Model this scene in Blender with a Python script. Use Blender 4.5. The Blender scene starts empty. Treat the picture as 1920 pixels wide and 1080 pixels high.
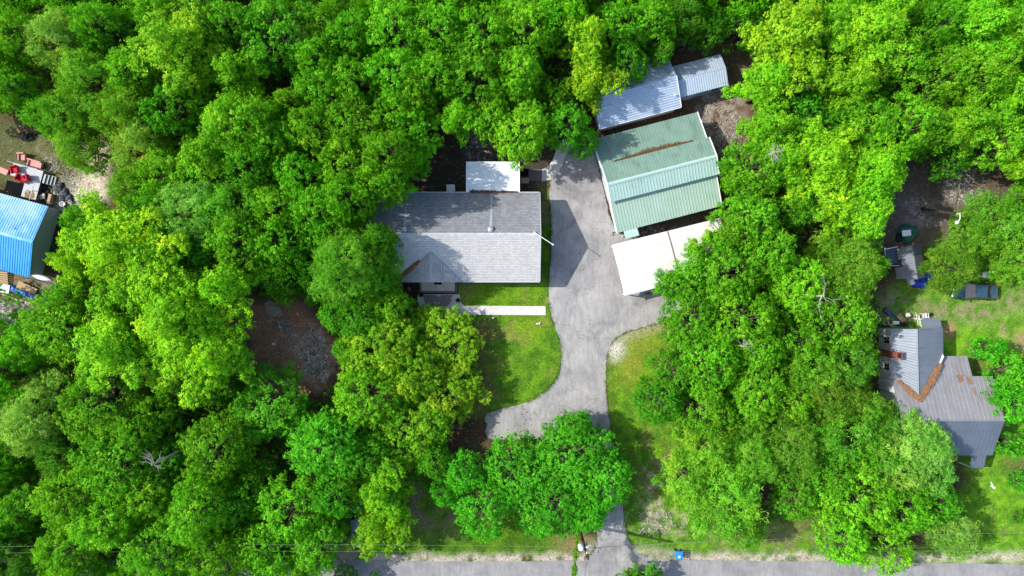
import bpy, math, random
import numpy as np
from mathutils import Vector, Matrix

# ------------------------------------------------------------------ camera, sky, sun, exposure
scene = bpy.context.scene
HC = 75.0                                   # drone height
cam_d = bpy.data.cameras.new("camera"); cam = bpy.data.objects.new("camera", cam_d)
scene.collection.objects.link(cam); scene.camera = cam
cam.location = (0, 0, HC); cam.rotation_euler = (0, 0, 0)
cam_d.sensor_width = 36.0; cam_d.lens = 36.0 * 18.0 * HC / 1920.0
cam_d.clip_start = 0.5; cam_d.clip_end = 2000.0
SUN_EL = math.radians(43.0)
SUN_DIR = Vector((-math.cos(SUN_EL) * 0.985, math.cos(SUN_EL) * 0.172, math.sin(SUN_EL)))   # towards the sun
world = bpy.data.worlds.new("World"); scene.world = world; world.use_nodes = True
wn = world.node_tree; wn.nodes.clear()
wo = wn.nodes.new("ShaderNodeOutputWorld"); wb = wn.nodes.new("ShaderNodeBackground"); ws = wn.nodes.new("ShaderNodeTexSky")
ws.sky_type = 'NISHITA'; ws.sun_disc = False; ws.sun_elevation = SUN_EL
ws.sun_rotation = math.atan2(SUN_DIR.x, SUN_DIR.y); ws.air_density = 1.0; ws.dust_density = 1.5
wb.inputs[1].default_value = 0.15
wn.links.new(ws.outputs[0], wb.inputs[0]); wn.links.new(wb.outputs[0], wo.inputs[0])
sun_d = bpy.data.lights.new("sun", 'SUN'); sun = bpy.data.objects.new("sun", sun_d); scene.collection.objects.link(sun)
sun_d.energy = 3.1; sun_d.angle = math.radians(0.55); sun_d.color = (1.0, 0.955, 0.88)
sun.rotation_euler = SUN_DIR.to_track_quat('Z', 'Y').to_euler()
sun.location = (-40, 10, 60)
scene.view_settings.view_transform = 'Standard'; scene.view_settings.look = 'None'
scene.view_settings.exposure = 1.06; scene.view_settings.gamma = 1.0
scene.render.film_transparent = False
try:
    scene.cycles.max_bounces = 6; scene.cycles.diffuse_bounces = 4; scene.cycles.transmission_bounces = 3
    scene.cycles.glossy_bounces = 2; scene.cycles.use_denoising = True
except Exception: pass

# ------------------------------------------------------------------ helpers
RNG = np.random.default_rng(11); random.seed(5)
COL = scene.collection
def P(px, py, z=0.0):
    """place surveyed on the aerial photograph -> metres (x, y, z)"""
    s = (HC - z) / HC / 18.0
    return Vector(((px - 960.0) * s, (540.0 - py) * s, z))
def R(d): return math.radians(d)
def unit(a): return a / np.linalg.norm(a, axis=-1, keepdims=True)

def tag(o, label=None, cat=None, group=None, kind=None):
    if label: o["label"] = label
    if cat: o["category"] = cat
    if group: o["group"] = group
    if kind: o["kind"] = kind
    return o
def thing(name, loc, rz=0.0, label=None, cat=None, group=None, kind=None):
    o = bpy.data.objects.new(name, None); COL.objects.link(o)
    o.empty_display_size = 0.3
    o.location = loc; o.rotation_euler = (0, 0, rz)
    return tag(o, label, cat, group, kind)

def np_mesh(name, verts, faces, mat, attrs=None, smooth=False):
    """verts (n,3) array, faces (m,k) array"""
    me = bpy.data.meshes.new(name)
    verts = np.asarray(verts, dtype=np.float32); faces = np.asarray(faces, dtype=np.int32)
    k = faces.shape[1]; m = faces.shape[0]
    me.vertices.add(len(verts)); me.vertices.foreach_set("co", verts.ravel())
    me.loops.add(m * k); me.loops.foreach_set("vertex_index", faces.ravel())
    me.polygons.add(m); me.polygons.foreach_set("loop_start", np.arange(m, dtype=np.int32) * k)
    me.polygons.foreach_set("loop_total", np.full(m, k, dtype=np.int32))
    if smooth: me.polygons.foreach_set("use_smooth", np.ones(m, dtype=bool))
    me.update(calc_edges=True)
    for an, (typ, dom, data) in (attrs or {}).items():
        a = me.attributes.new(an, typ, dom)
        a.data.foreach_set("color" if typ == 'FLOAT_COLOR' else "value", np.asarray(data, dtype=np.float32).ravel())
    if mat: me.materials.append(mat)
    return me

class MB:
    """collects shapes and links them as one mesh object"""
    def __init__(s): s.v = []; s.f = []; s.sm = []
    def add(s, vs, fs, smooth=False):
        b = len(s.v); s.v += [tuple(v) for v in vs]; s.f += [tuple(i + b for i in f) for f in fs]; s.sm += [smooth] * len(fs); return s
    def box(s, c, d, rz=0.0, M=None):
        x, y, z = d[0] / 2, d[1] / 2, d[2] / 2
        pts = [Vector((a * x, b * y, e * z)) for e in (-1, 1) for b in (-1, 1) for a in (-1, 1)]
        rot = M if M is not None else Matrix.Rotation(rz, 3, 'Z')
        pts = [rot @ p + Vector(c) for p in pts]
        return s.add(pts, [(0, 2, 3, 1), (4, 5, 7, 6), (0, 1, 5, 4), (1, 3, 7, 5), (3, 2, 6, 7), (2, 0, 4, 6)])
    def prism(s, poly, z0, z1):
        n = len(poly)
        vs = [(p[0], p[1], z0) for p in poly] + [(p[0], p[1], z1) for p in poly]
        fs = [tuple(range(n - 1, -1, -1)), tuple(range(n, 2 * n))] + [(i, (i + 1) % n, n + (i + 1) % n, n + i) for i in range(n)]
        return s.add(vs, fs)
    def slab(s, c, t):
        """polygon c (top, counterclockwise from above) with thickness t downwards"""
        n = len(c)
        vs = [tuple(p) for p in c] + [(p[0], p[1], p[2] - t) for p in c]
        fs = [tuple(range(n)), tuple(range(2 * n - 1, n - 1, -1))] + [((i + 1) % n, i, n + i, n + (i + 1) % n) for i in range(n)]
        return s.add(vs, fs)
    def ribbed(s, a, b, c, d, pitch=0.4, rw=0.07, rh=0.035, t=0.05, frac=None):
        """sheet a-b-c-d; ribs run from edge a-b to edge d-c"""
        a, b, c, d = map(Vector, (a, b, c, d)); N = (b - a).cross(d - a).normalized()
        if N.z < 0: N = -N
        L = max((b - a).length, (c - d).length); n = max(2, int(round(L / pitch)))
        us = [(0, 0)]
        for i in range(n):
            u = (i + 0.5) / n; w = rw / L / 2
            us += [(u - w * 1.7, 0), (u - w * 0.8, rh), (u + w * 0.8, rh), (u + w * 1.7, 0)]
        us += [(1, 0)]
        vs = []; fs = []
        for (u, h) in us:
            vs += [a.lerp(b, u) + N * h, d.lerp(c, u) + N * h, a.lerp(b, u) - N * t, d.lerp(c, u) - N * t]
        for i in range(len(us) - 1):
            k = i * 4; m = k + 4
            fs += [(k, m, m + 1, k + 1), (k + 2, k + 3, m + 3, m + 2), (k, k + 2, m + 2, m), (k + 1, m + 1, m + 3, k + 3)]
        e = (len(us) - 1) * 4
        fs += [(0, 1, 3, 2), (e, e + 2, e + 3, e + 1)]
        return s.add(vs, fs)
    def tube(s, pts, r, n=8, cap=True):
        pts = [Vector(p) for p in pts]; rs = r if isinstance(r, (list, tuple)) else [r] * len(pts)
        vs = []; fs = []
        for i, p in enumerate(pts):
            t = (pts[min(i + 1, len(pts) - 1)] - pts[max(i - 1, 0)]).normalized()
            u = t.cross(Vector((0, 0, 1)))
            if u.length < 1e-3: u = Vector((1, 0, 0))
            u.normalize(); w = t.cross(u)
            for k in range(n):
                an = 2 * math.pi * k / n
                vs.append(p + (u * math.cos(an) + w * math.sin(an)) * rs[i])
        for i in range(len(pts) - 1):
            for k in range(n):
                fs.append((i * n + k, i * n + (k + 1) % n, (i + 1) * n + (k + 1) % n, (i + 1) * n + k))
        s.add(vs, fs, True)
        if cap:
            s.add(vs[:n], [tuple(range(n - 1, -1, -1))]); s.add(vs[-n:], [tuple(range(n))])
        return s
    def lathe(s, c, prof, n=20):
        """prof = [(r, z)...] about the vertical axis through c"""
        vs = []; fs = []
        for (r, z) in prof:
            for k in range(n):
                an = 2 * math.pi * k / n
                vs.append((c[0] + r * math.cos(an), c[1] + r * math.sin(an), c[2] + z))
        for i in range(len(prof) - 1):
            for k in range(n):
                fs.append((i * n + k, i * n + (k + 1) % n, (i + 1) * n + (k + 1) % n, (i + 1) * n + k))
        s.add(vs, fs, True)
        s.add(vs[:n], [tuple(range(n - 1, -1, -1))]); s.add(vs[-n:], [tuple(range(n))])
        return s
    def build(s, name, mat, parent=None, world=False, label=None, bevel=0.0):
        vs = s.v
        if parent is not None and world:
            M = (Matrix.Translation(parent.location) @ parent.rotation_euler.to_matrix().to_4x4()).inverted()
            vs = [tuple(M @ Vector(v)) for v in vs]
        me = bpy.data.meshes.new(name); me.from_pydata(vs, [], s.f)
        me.polygons.foreach_set("use_smooth", s.sm); me.update()
        me.materials.append(mat)
        o = bpy.data.objects.new(name, me); COL.objects.link(o)
        if parent is not None: o.parent = parent
        if label: o["label"] = label
        if bevel:
            b = o.modifiers.new("bevel", 'BEVEL'); b.width = bevel; b.segments = 2; b.limit_method = 'ANGLE'
        return o

def copy_tree(o, parent=None):
    c = o.copy(); COL.objects.link(c)
    if parent is not None: c.parent = parent
    for ch in [x for x in o.children]: copy_tree(ch, c)
    return c

# ------------------------------------------------------------------ materials
def new_mat(name):
    m = bpy.data.materials.new(name); m.use_nodes = True; nt = m.node_tree; nt.nodes.clear()
    out = nt.nodes.new("ShaderNodeOutputMaterial"); return m, nt, out
def N_(nt, typ, **kw):
    n = nt.nodes.new(typ)
    for k, v in kw.items(): setattr(n, k, v)
    return n
def noise(nt, vec, scale, detail=4, rough=0.6, stretch=None, dist=0.0):
    if stretch:
        mp = N_(nt, "ShaderNodeMapping"); mp.inputs['Scale'].default_value = stretch; nt.links.new(vec, mp.inputs[0]); vec = mp.outputs[0]
    n = N_(nt, "ShaderNodeTexNoise"); n.inputs['Scale'].default_value = scale; n.inputs['Detail'].default_value = detail
    n.inputs['Roughness'].default_value = rough; n.inputs['Distortion'].default_value = dist; nt.links.new(vec, n.inputs['Vector'])
    return n.outputs['Fac']
def ramp(nt, fac, stops):
    r = N_(nt, "ShaderNodeValToRGB"); e = r.color_ramp.elements
    while len(e) < len(stops): e.new(0.5)
    for i, (p, c) in enumerate(stops):
        e[i].position = p; e[i].color = (c[0], c[1], c[2], 1) if not isinstance(c, (int, float)) else (c, c, c, 1)
    nt.links.new(fac, r.inputs[0]); return r.outputs[0]
def mixc(nt, fac, a, b, mode='MIX'):
    m = N_(nt, "ShaderNodeMix", data_type='RGBA', blend_type=mode)
    for s, v in ((m.inputs[0], fac), (m.inputs[6], a), (m.inputs[7], b)):
        if isinstance(v, (int, float)): s.default_value = v
        elif isinstance(v, tuple): s.default_value = (v[0], v[1], v[2], 1)
        else: nt.links.new(v, s)
    return m.outputs[2]
def simple(name, c, c2=None, scale=3.0, rough=0.7, metal=0.0, bump=0.0, bscale=None, stretch=None, spec=0.4,
           stain=None, stain_at=(0.55, 0.7), stain_scale=1.2, coat=0.0, stain_stretch=None):
    m, nt, out = new_mat(name)
    bs = N_(nt, "ShaderNodeBsdfPrincipled"); tc = N_(nt, "ShaderNodeTexCoord")
    c2 = c2 or tuple(x * 0.8 for x in c)
    f = noise(nt, tc.outputs['Object'], scale, 5, 0.65, stretch)
    col = ramp(nt, f, [(0.3, c), (0.7, c2)])
    if stain:
        g = noise(nt, tc.outputs['Object'], stain_scale, 6, 0.7, stain_stretch)
        k = ramp(nt, g, [(stain_at[0], 0.0), (stain_at[1], 1.0)])
        col = mixc(nt, k, col, stain)
    nt.links.new(col, bs.inputs['Base Color'])
    bs.inputs['Roughness'].default_value = rough; bs.inputs['Metallic'].default_value = metal
    bs.inputs['Specular IOR Level'].default_value = spec; bs.inputs['Coat Weight'].default_value = coat
    if bump:
        b = N_(nt, "ShaderNodeBump"); b.inputs['Strength'].default_value = bump; b.inputs['Distance'].default_value = 0.02
        nt.links.new(noise(nt, tc.outputs['Object'], bscale or scale * 6, 4), b.inputs['Height']); nt.links.new(b.outputs[0], bs.inputs['Normal'])
    nt.links.new(bs.outputs[0], out.inputs[0]); return m

def shingle(name, c1, c2, mortar, row=0.16, algae=0.0, flip=False):
    m, nt, out = new_mat(name)
    bs = N_(nt, "ShaderNodeBsdfPrincipled"); tc = N_(nt, "ShaderNodeTexCoord")
    vec = tc.outputs['Object']
    if flip:
        mp = N_(nt, "ShaderNodeMapping"); mp.inputs['Rotation'].default_value = (0, 0, math.pi / 2); nt.links.new(vec, mp.inputs[0]); vec = mp.outputs[0]
    br = N_(nt, "ShaderNodeTexBrick"); br.inputs['Scale'].default_value = 1.0
    br.inputs['Brick Width'].default_value = 0.34; br.inputs['Row Height'].default_value = row
    br.inputs['Mortar Size'].default_value = 0.016; br.inputs['Mortar Smooth'].default_value = 0.3
    br.inputs['Color1'].default_value = (*c1, 1); br.inputs['Color2'].default_value = (*c2, 1); br.inputs['Mortar'].default_value = (*mortar, 1)
    nt.links.new(vec, br.inputs['Vector'])
    g = noise(nt, vec, 9.0, 5, 0.8); col = mixc(nt, 0.5, br.outputs[0], ramp(nt, g, [(0.25, 0.25), (0.8, 1.0)]), 'MULTIPLY')
    g2 = noise(nt, vec, 0.5, 5, 0.6, (2.2, 0.6, 1) if not flip else None)
    col = mixc(nt, ramp(nt, g2, [(0.35, 0.0), (0.75, algae)]), col, (0.11, 0.115, 0.12))
    nt.links.new(col, bs.inputs['Base Color']); bs.inputs['Roughness'].default_value = 0.88; bs.inputs['Specular IOR Level'].default_value = 0.25
    b = N_(nt, "ShaderNodeBump"); b.inputs['Strength'].default_value = 0.6; b.inputs['Distance'].default_value = 0.02
    nt.links.new(br.outputs['Fac'], b.inputs['Height']); b.invert = True; nt.links.new(b.outputs[0], bs.inputs['Normal'])
    nt.links.new(bs.outputs[0], out.inputs[0]); return m

def leaf_mat(name, trans=0.35):
    m, nt, out = new_mat(name)
    oi = N_(nt, "ShaderNodeObjectInfo"); at = N_(nt, "ShaderNodeAttribute", attribute_name="tint"); ay = N_(nt, "ShaderNodeAttribute", attribute_name="young")
    col = mixc(nt, 1.0, oi.outputs['Color'], ramp(nt, at.outputs['Fac'], [(0.0, (0.38, 0.50, 0.5)), (0.5, (0.95, 0.97, 1.0)), (1.0, (1.75, 1.38, 2.2))]), 'MULTIPLY')
    col = mixc(nt, ay.outputs['Fac'], col, mixc(nt, 1.0, col, (1.75, 1.2, 1.0), 'MULTIPLY'))
    ge = N_(nt, "ShaderNodeNewGeometry"); ps = ge.outputs['Position']
    col = mixc(nt, 1.0, col, ramp(nt, noise(nt, ps, 0.42, 4, 0.6), [(0.32, (0.80, 0.92, 0.9)), (0.5, (1, 1, 1)), (0.68, (1.16, 1.04, 1.4))]), 'MULTIPLY')
    col = mixc(nt, ramp(nt, noise(nt, ps, 1.5, 5, 0.7), [(0.64, 0.0), (0.76, 0.45)]), col, (0.20, 0.22, 0.06))
    d = N_(nt, "ShaderNodeBsdfDiffuse"); t = N_(nt, "ShaderNodeBsdfTranslucent"); g = N_(nt, "ShaderNodeBsdfGlossy")
    nt.links.new(col, d.inputs[0]); nt.links.new(mixc(nt, 1.0, col, (1.25, 1.15, 0.6), 'MULTIPLY'), t.inputs[0])
    g.inputs['Roughness'].default_value = 0.5; g.inputs[0].default_value = (0.7, 0.9, 0.4, 1)
    m1 = N_(nt, "ShaderNodeMixShader"); m1.inputs[0].default_value = trans; nt.links.new(d.outputs[0], m1.inputs[1]); nt.links.new(t.outputs[0], m1.inputs[2])
    m2 = N_(nt, "ShaderNodeMixShader"); m2.inputs[0].default_value = 0.012; nt.links.new(m1.outputs[0], m2.inputs[1]); nt.links.new(g.outputs[0], m2.inputs[2])
    nt.links.new(m2.outputs[0], out.inputs[0]); return m
def attr_mat(name, rough=0.9):
    m, nt, out = new_mat(name); bs = N_(nt, "ShaderNodeBsdfPrincipled"); a = N_(nt, "ShaderNodeAttribute", attribute_name="col")
    nt.links.new(a.outputs['Color'], bs.inputs['Base Color']); bs.inputs['Roughness'].default_value = rough; bs.inputs['Specular IOR Level'].default_value = 0.15
    nt.links.new(bs.outputs[0], out.inputs[0]); return m

M_LEAF = leaf_mat("leaves", 0.45)
M_BARK = simple("bark", (0.15, 0.155, 0.075), (0.06, 0.06, 0.028), 4.0, 0.95, bump=0.6, stretch=(1, 1, 0.2))
M_CHIP = attr_mat("loose_chips")
M_WHITE = simple("white_paint", (0.78, 0.78, 0.77), (0.70, 0.71, 0.71), 1.2, 0.5, bump=0.05)
M_CONC = simple("concrete", (0.56, 0.53, 0.49), (0.46, 0.435, 0.40), 1.5, 0.9, bump=0.25, bscale=30, stain=(0.27, 0.25, 0.22), stain_at=(0.55, 0.85))
M_GALV = simple("galvanised_sheet", (0.50, 0.57, 0.66), (0.43, 0.50, 0.60), 0.8, 0.42, 0.35, stain=(0.16, 0.19, 0.25), stain_at=(0.58, 0.8), stain_scale=0.9, stain_stretch=(0.5, 2, 1))
M_WSHEET = simple("white_sheet", (0.57, 0.56, 0.535), (0.53, 0.52, 0.50), 0.6, 0.5, 0.0)
M_GREEN = simple("green_sheet", (0.17, 0.27, 0.215), (0.13, 0.215, 0.165), 0.7, 0.45, 0.1, stain=(0.10, 0.125, 0.07), stain_at=(0.50, 0.78), stain_scale=0.9, stain_stretch=(1.6, 0.5, 1))
M_BLUE = simple("blue_sheet", (0.045, 0.31, 0.68), (0.03, 0.26, 0.62), 0.7, 0.38, 0.0, spec=0.6)
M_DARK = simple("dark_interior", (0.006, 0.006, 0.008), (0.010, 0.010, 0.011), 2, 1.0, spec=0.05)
M_GREYWALL = simple("grey_siding", (0.44, 0.47, 0.52), (0.40, 0.43, 0.48), 0.8, 0.7)
M_BRICK = simple("brick_red", (0.25, 0.075, 0.045), (0.17, 0.05, 0.035), 9, 0.9, bump=0.4)
M_WOOD = simple("raw_wood", (0.42, 0.30, 0.18), (0.33, 0.22, 0.12), 3, 0.85, stretch=(1, 6, 1), bump=0.2)
M_DECK = simple("weathered_deck", (0.47, 0.48, 0.50), (0.38, 0.39, 0.41), 2.5, 0.85, stretch=(0.6, 5, 1), bump=0.2)
M_BLACK = simple("black_plastic", (0.012, 0.012, 0.014), (0.02, 0.02, 0.022), 4, 0.6, spec=.25)
M_GLASS = simple("dark_glass", (0.015, 0.02, 0.028), (0.02, 0.026, 0.035), 2, 0.12, spec=0.8)
M_RED = simple("red_cushion", (0.46, 0.015, 0.03), (0.33, 0.01, 0.02), 4, 0.9)
M_PINK = simple("faded_cushion", (0.58, 0.28, 0.24), (0.44, 0.20, 0.17), 4, 0.9)
M_TARPB = simple("blue_tarp", (0.01, 0.045, 0.40), (0.012, 0.035, 0.28), 3, 0.45)
M_TARPG = simple("green_tarp", (0.012, 0.13, 0.09), (0.01, 0.08, 0.06), 3, 0.4)
M_STEEL = simple("dull_steel", (0.42, 0.43, 0.44), (0.3, 0.3, 0.31), 4, 0.5, 0.5)
M_POLE = simple("creosote_pole", (0.055, 0.04, 0.032), (0.035, 0.026, 0.022), 6, 0.9, stretch=(4, 4, 0.3), bump=0.3)

# ------------------------------------------------------------------ ground
def vnoise(x, y, seed):
    g = np.random.default_rng(seed).random((257, 257))
    xi = np.floor(x).astype(int); yi = np.floor(y).astype(int); fx = x - xi; fy = y - yi
    fx = fx * fx * (3 - 2 * fx); fy = fy * fy * (3 - 2 * fy); xi %= 256; yi %= 256
    return (g[yi, xi] * (1 - fx) + g[yi, xi + 1] * fx) * (1 - fy) + (g[yi + 1, xi] * (1 - fx) + g[yi + 1, xi + 1] * fx) * fy
def fbm(x, y, scale, seed, o=4):
    t = 0; a = 0.5; n = 0
    for i in range(o):
        t = t + a * vnoise(x * scale * 2 ** i + 31 * i + 500, y * scale * 2 ** i + 17 * i + 500, seed + i); n += a; a *= 0.5
    return t / n
def inpoly(x, y, poly):
    r = np.zeros(x.shape, bool); n = len(poly)
    for i in range(n):
        x0, y0 = poly[i]; x1, y1 = poly[(i + 1) % n]
        if y0 == y1: continue
        c = ((y0 > y) != (y1 > y)) & (x < (x1 - x0) * (y - y0) / (y1 - y0) + x0)
        r ^= c
    return r
def blur(a, k):
    if k < 1: return a
    for ax in (0, 1):
        for _ in range(2):
            p = np.pad(a, [(k + 1, k) if i == ax else (0, 0) for i in range(2)], mode='edge'); c = np.cumsum(p, axis=ax)
            a = (np.take(c, range(2 * k + 1, p.shape[ax]), ax) - np.take(c, range(0, p.shape[ax] - 2 * k - 1), ax)) / (2 * k + 1)
    return a
STEP = 0.2
core_x = np.arange(-60, 60 + 1e-6, STEP); core_y = np.arange(-36, 36 + 1e-6, STEP)
GX, GY = np.meshgrid(core_x, core_y)
GPX = GX * 18 + 960; GPY = 540 - GY * 18
WX = GPX + (fbm(GX, GY, 0.9, 3) - 0.5) * 34; WY = GPY + (fbm(GX, GY, 0.9, 9) - 0.5) * 34
def zone(poly, soft=2, warp=1.0):
    return blur(inpoly(GPX + (WX - GPX) * warp, GPY + (WY - GPY) * warp, poly).astype(float), soft)
n1 = fbm(GX, GY, 0.35, 20); n2 = fbm(GX, GY, 1.6, 30); n3 = fbm(GX, GY, 0.8, 40, 5); n4 = fbm(GX, GY, 0.2, 50, 3)
def sm(a, lo, hi): return np.clip((a - lo) / (hi - lo), 0, 1)
C = {}
def col3(c): return np.array(c)[None, None, :]
G = np.ones(GX.shape + (3,)) * col3((0.060, 0.036, 0.022))
def over(mask, c):
    global G
    c = c if isinstance(c, np.ndarray) else col3(c); G = G * (1 - mask[..., None]) + c * mask[..., None]
over(sm(n1, 0.5, 0.62) * 0.6, (0.085, 0.040, 0.024))
over(sm(n3, 0.50, 0.66) * 0.7, (0.028, 0.06, 0.012))
grey = (0.24, 0.225, 0.205); sand = (0.46, 0.40, 0.30); dirt = (0.15, 0.11, 0.075); dry = (0.20, 0.165, 0.06)
def grass_col(bright):
    a = col3((0.045, 0.115, 0.008)) * (1 - sm(n2, .35, .7))[..., None] + col3((0.085, 0.185, 0.008)) * sm(n2, .35, .7)[..., None]
    return a * bright
# bare litter and sand in the woods
brk = sm(n2, 0.42, 0.62)
over(zone([(445, 575), (560, 560), (625, 640), (620, 720), (560, 740), (440, 720)], 3), (0.36, 0.175, 0.11))
over(zone([(545, 625), (600, 610), (630, 700), (590, 735), (560, 690)], 2) * brk * .7, (.42, .36, .31))
over(zone([(870, 230), (960, 230), (960, 300), (870, 320)], 3) * brk, (0.14, 0.15, 0.17))
over(zone([(780, 300), (1010, 240), (1045, 300), (1030, 350), (780, 370)], 3) * 0.7, (0.05, 0.045, 0.035))
over(zone([(1225, 60), (1400, 80), (1420, 220), (1400, 330), (1350, 400), (1180, 455), (1150, 440), (1350, 380), (1280, 160)], 3) * 0.9, (0.13, 0.085, 0.06))
over(zone([(1300, 185), (1390, 160), (1400, 260), (1350, 340), (1320, 260)], 3) * brk * 0.9, (0.30, 0.27, 0.22))
over(zone([(1180, 440), (1330, 400), (1340, 420), (1200, 455)], 2) * brk, (0.10, 0.08, 0.06))
# right side yard
over(zone([(1655, 280), (1960, 260), (1960, 480), (1850, 420), (1790, 480), (1640, 470)], 4), (0.10, 0.075, 0.055))
over(zone([(1680, 370), (1760, 380), (1770, 420), (1700, 430)], 4) * sm(n2, .35, .55), (0.19, 0.18, 0.18))
over(zone([(1770, 320), (1830, 330), (1830, 380), (1790, 400)], 3) * brk, (0.22, 0.20, 0.19))
yard = zone([(1655, 600), (1660, 560), (1760, 440), (1960, 480), (1960, 1060), (1700, 1060), (1820, 900), (1750, 780), (1660, 760)], 3)
over(yard, grass_col(1.6))
over(zone([(1640, 545), (1720, 565), (1850, 575), (1930, 545), (1930, 570), (1840, 597), (1700, 600), (1640, 590)], 4) * sm(n2, .3, .55), (0.20, 0.145, 0.11))
over(zone([(1766, 612), (1790, 605), (1790, 625), (1770, 640)], 1, .4), (0.30, 0.18, 0.09))
over(zone([(1874, 607), (1881, 607), (1883, 632), (1876, 632)], 1, .4), (0.34, 0.24, 0.13))
over(zone([(1905, 615), (1935, 610), (1935, 660), (1905, 645)], 2, .7), (0.25, 0.19, 0.09))
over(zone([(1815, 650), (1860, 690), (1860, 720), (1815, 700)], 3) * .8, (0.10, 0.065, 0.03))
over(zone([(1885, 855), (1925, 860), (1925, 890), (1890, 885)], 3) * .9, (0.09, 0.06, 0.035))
# front lawn by the house
lawn = zone([(862, 530), (1035, 526), (1033, 560), (1052, 620), (1054, 700), (1012, 748), (925, 772), (885, 780), (885, 600), (850, 590)], 1, 0.3)
over(lawn, grass_col(1.2))
over(zone([(960, 598), (1015, 598), (1025, 625), (990, 640), (960, 620)], 3) * 0.7, (0.16, 0.26, 0.012))
over(zone([(870, 535), (1030, 540), (1030, 570), (870, 570)], 3) * 0.5, (0.13, 0.24, 0.012))
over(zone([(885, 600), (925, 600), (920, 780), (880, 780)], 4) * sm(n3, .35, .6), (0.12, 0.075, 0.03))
over(zone([(865, 530), (890, 530), (880, 570), (865, 570)], 2) * .5, (0.20, 0.17, 0.07))
over(zone([(1012, 345), (1034, 345), (1034, 530), (1012, 530)], 1, 0.2), grass_col(0.85))
over(zone([(1000, 335), (1030, 335), (1034, 420), (1018, 420)], 1, 0.4) * sm(n2, .4, .6) * .7, (0.12, 0.09, 0.05))
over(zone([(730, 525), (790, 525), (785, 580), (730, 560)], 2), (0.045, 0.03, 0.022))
over(zone([(860, 530), (1060, 526), (1060, 780), (880, 780)], 2) * sm(n3, .58, .72) * .55, (0.17, 0.15, 0.04))
over(yard * sm(n3, .64, .78) * .35, (0.16, 0.14, 0.045))
# verge, drive sides and the strip by the road
over(zone([(620, 1000), (760, 890), (900, 850), (1120, 1010), (1120, 1050), (640, 1052)], 3), grass_col(0.95))
over(zone([(740, 900), (870, 930), (860, 1000), (760, 990)], 5) * sm(n3, .35, .6) * .9, (0.15, 0.11, 0.065))
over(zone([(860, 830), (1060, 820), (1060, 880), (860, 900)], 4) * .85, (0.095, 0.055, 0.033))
over(zone([(1020, 985), (1112, 970), (1114, 1045), (1060, 1040)], 4) * .85, (0.19, 0.12, 0.06))
over(zone([(1137, 660), (1180, 610), (1250, 600), (1240, 700), (1330, 960), (1570, 985), (1570, 1052), (1180, 1048), (1160, 900), (1135, 760)], 3), grass_col(1.35))
over(zone([(1150, 640), (1240, 604), (1245, 660), (1165, 740)], 5) * sm(n1, .3, .6) * .9, (0.17, 0.19, 0.02))
over(zone([(1190, 800), (1260, 800), (1270, 960), (1210, 960), (1190, 880)], 5) * sm(n3, .45, .65) * .8, (0.14, 0.11, 0.04))
over(zone([(1165, 940), (1300, 960), (1370, 990), (1290, 1005), (1180, 985)], 3) * sm(n2, .46, .62) * .8, (0.30, 0.25, 0.17))
over(zone([(1210, 870), (1250, 870), (1250, 1000), (1220, 1000)], 2) * sm(n2, .5, .65) * .7, (0.28, 0.25, 0.18))
over(zone([(1330, 985), (1580, 980), (1580, 1035), (1350, 1030)], 4) * sm(n3, .35, .6) * .8, (0.17, 0.12, 0.07))
over(zone([(1140, 645), (1165, 640), (1170, 668), (1145, 678)], 2, .8), (0.50, 0.46, 0.40))
over(zone([(1150, 615), (1245, 600), (1245, 618), (1160, 640)], 2, .5) * .6, (0.36, 0.30, 0.20))
over(zone([(560, 1040), (1930, 1038), (1930, 1052), (560, 1056)], 1, 0.6) * sm(n2, .25, .5), (0.38, 0.33, 0.26))
over(zone([(1100, 1022), (1230, 1028), (1290, 1046), (1090, 1050)], 2, .5) * .7, (0.36, 0.30, 0.24))
over(zone([(620, 1010), (700, 960), (700, 1045), (620, 1050)], 3) * sm(n2, .3, .5), (0.30, 0.24, 0.18))
# left yard behind the blue roof
over(zone([(-40, 225), (80, 235), (170, 270), (210, 270), (215, 370), (150, 420), (-40, 320)], 4), (0.085, 0.095, 0.035))
over(zone([(60, 260), (170, 300), (150, 360), (90, 330)], 4) * brk * .8, (0.21, 0.19, 0.11))
over(zone([(165, 262), (200, 265), (208, 345), (185, 385), (130, 380), (140, 345), (170, 325)], 2), sand)
over(zone([(172, 300), (190, 290), (185, 320), (170, 325)], 2) * .7, (0.25, 0.24, 0.06))
over(zone([(100, 350), (160, 350), (150, 400), (95, 400)], 3) * brk, (0.26, 0.24, 0.22))
over(zone([(0, 520), (130, 520), (130, 560), (0, 545)], 3), (0.20, 0.17, 0.09))
over(zone([(75, 535), (105, 530), (100, 565), (70, 560)], 2) * brk, (0.38, 0.33, 0.26))
over(zone([(-30, 565), (60, 570), (70, 590), (20, 615), (-30, 610)], 2, .7), (0.44, 0.39, 0.33))
over(zone([(-40, 615), (30, 605), (20, 640), (-40, 650)], 3), (0.06, 0.09, 0.02))
over(zone([(-20, 725), (12, 735), (8, 800), (-20, 800)], 2) , (0.20, 0.19, 0.20))
G *= (0.80 + 0.40 * fbm(GX, GY, 4.0, 77, 2))[..., None]
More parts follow.
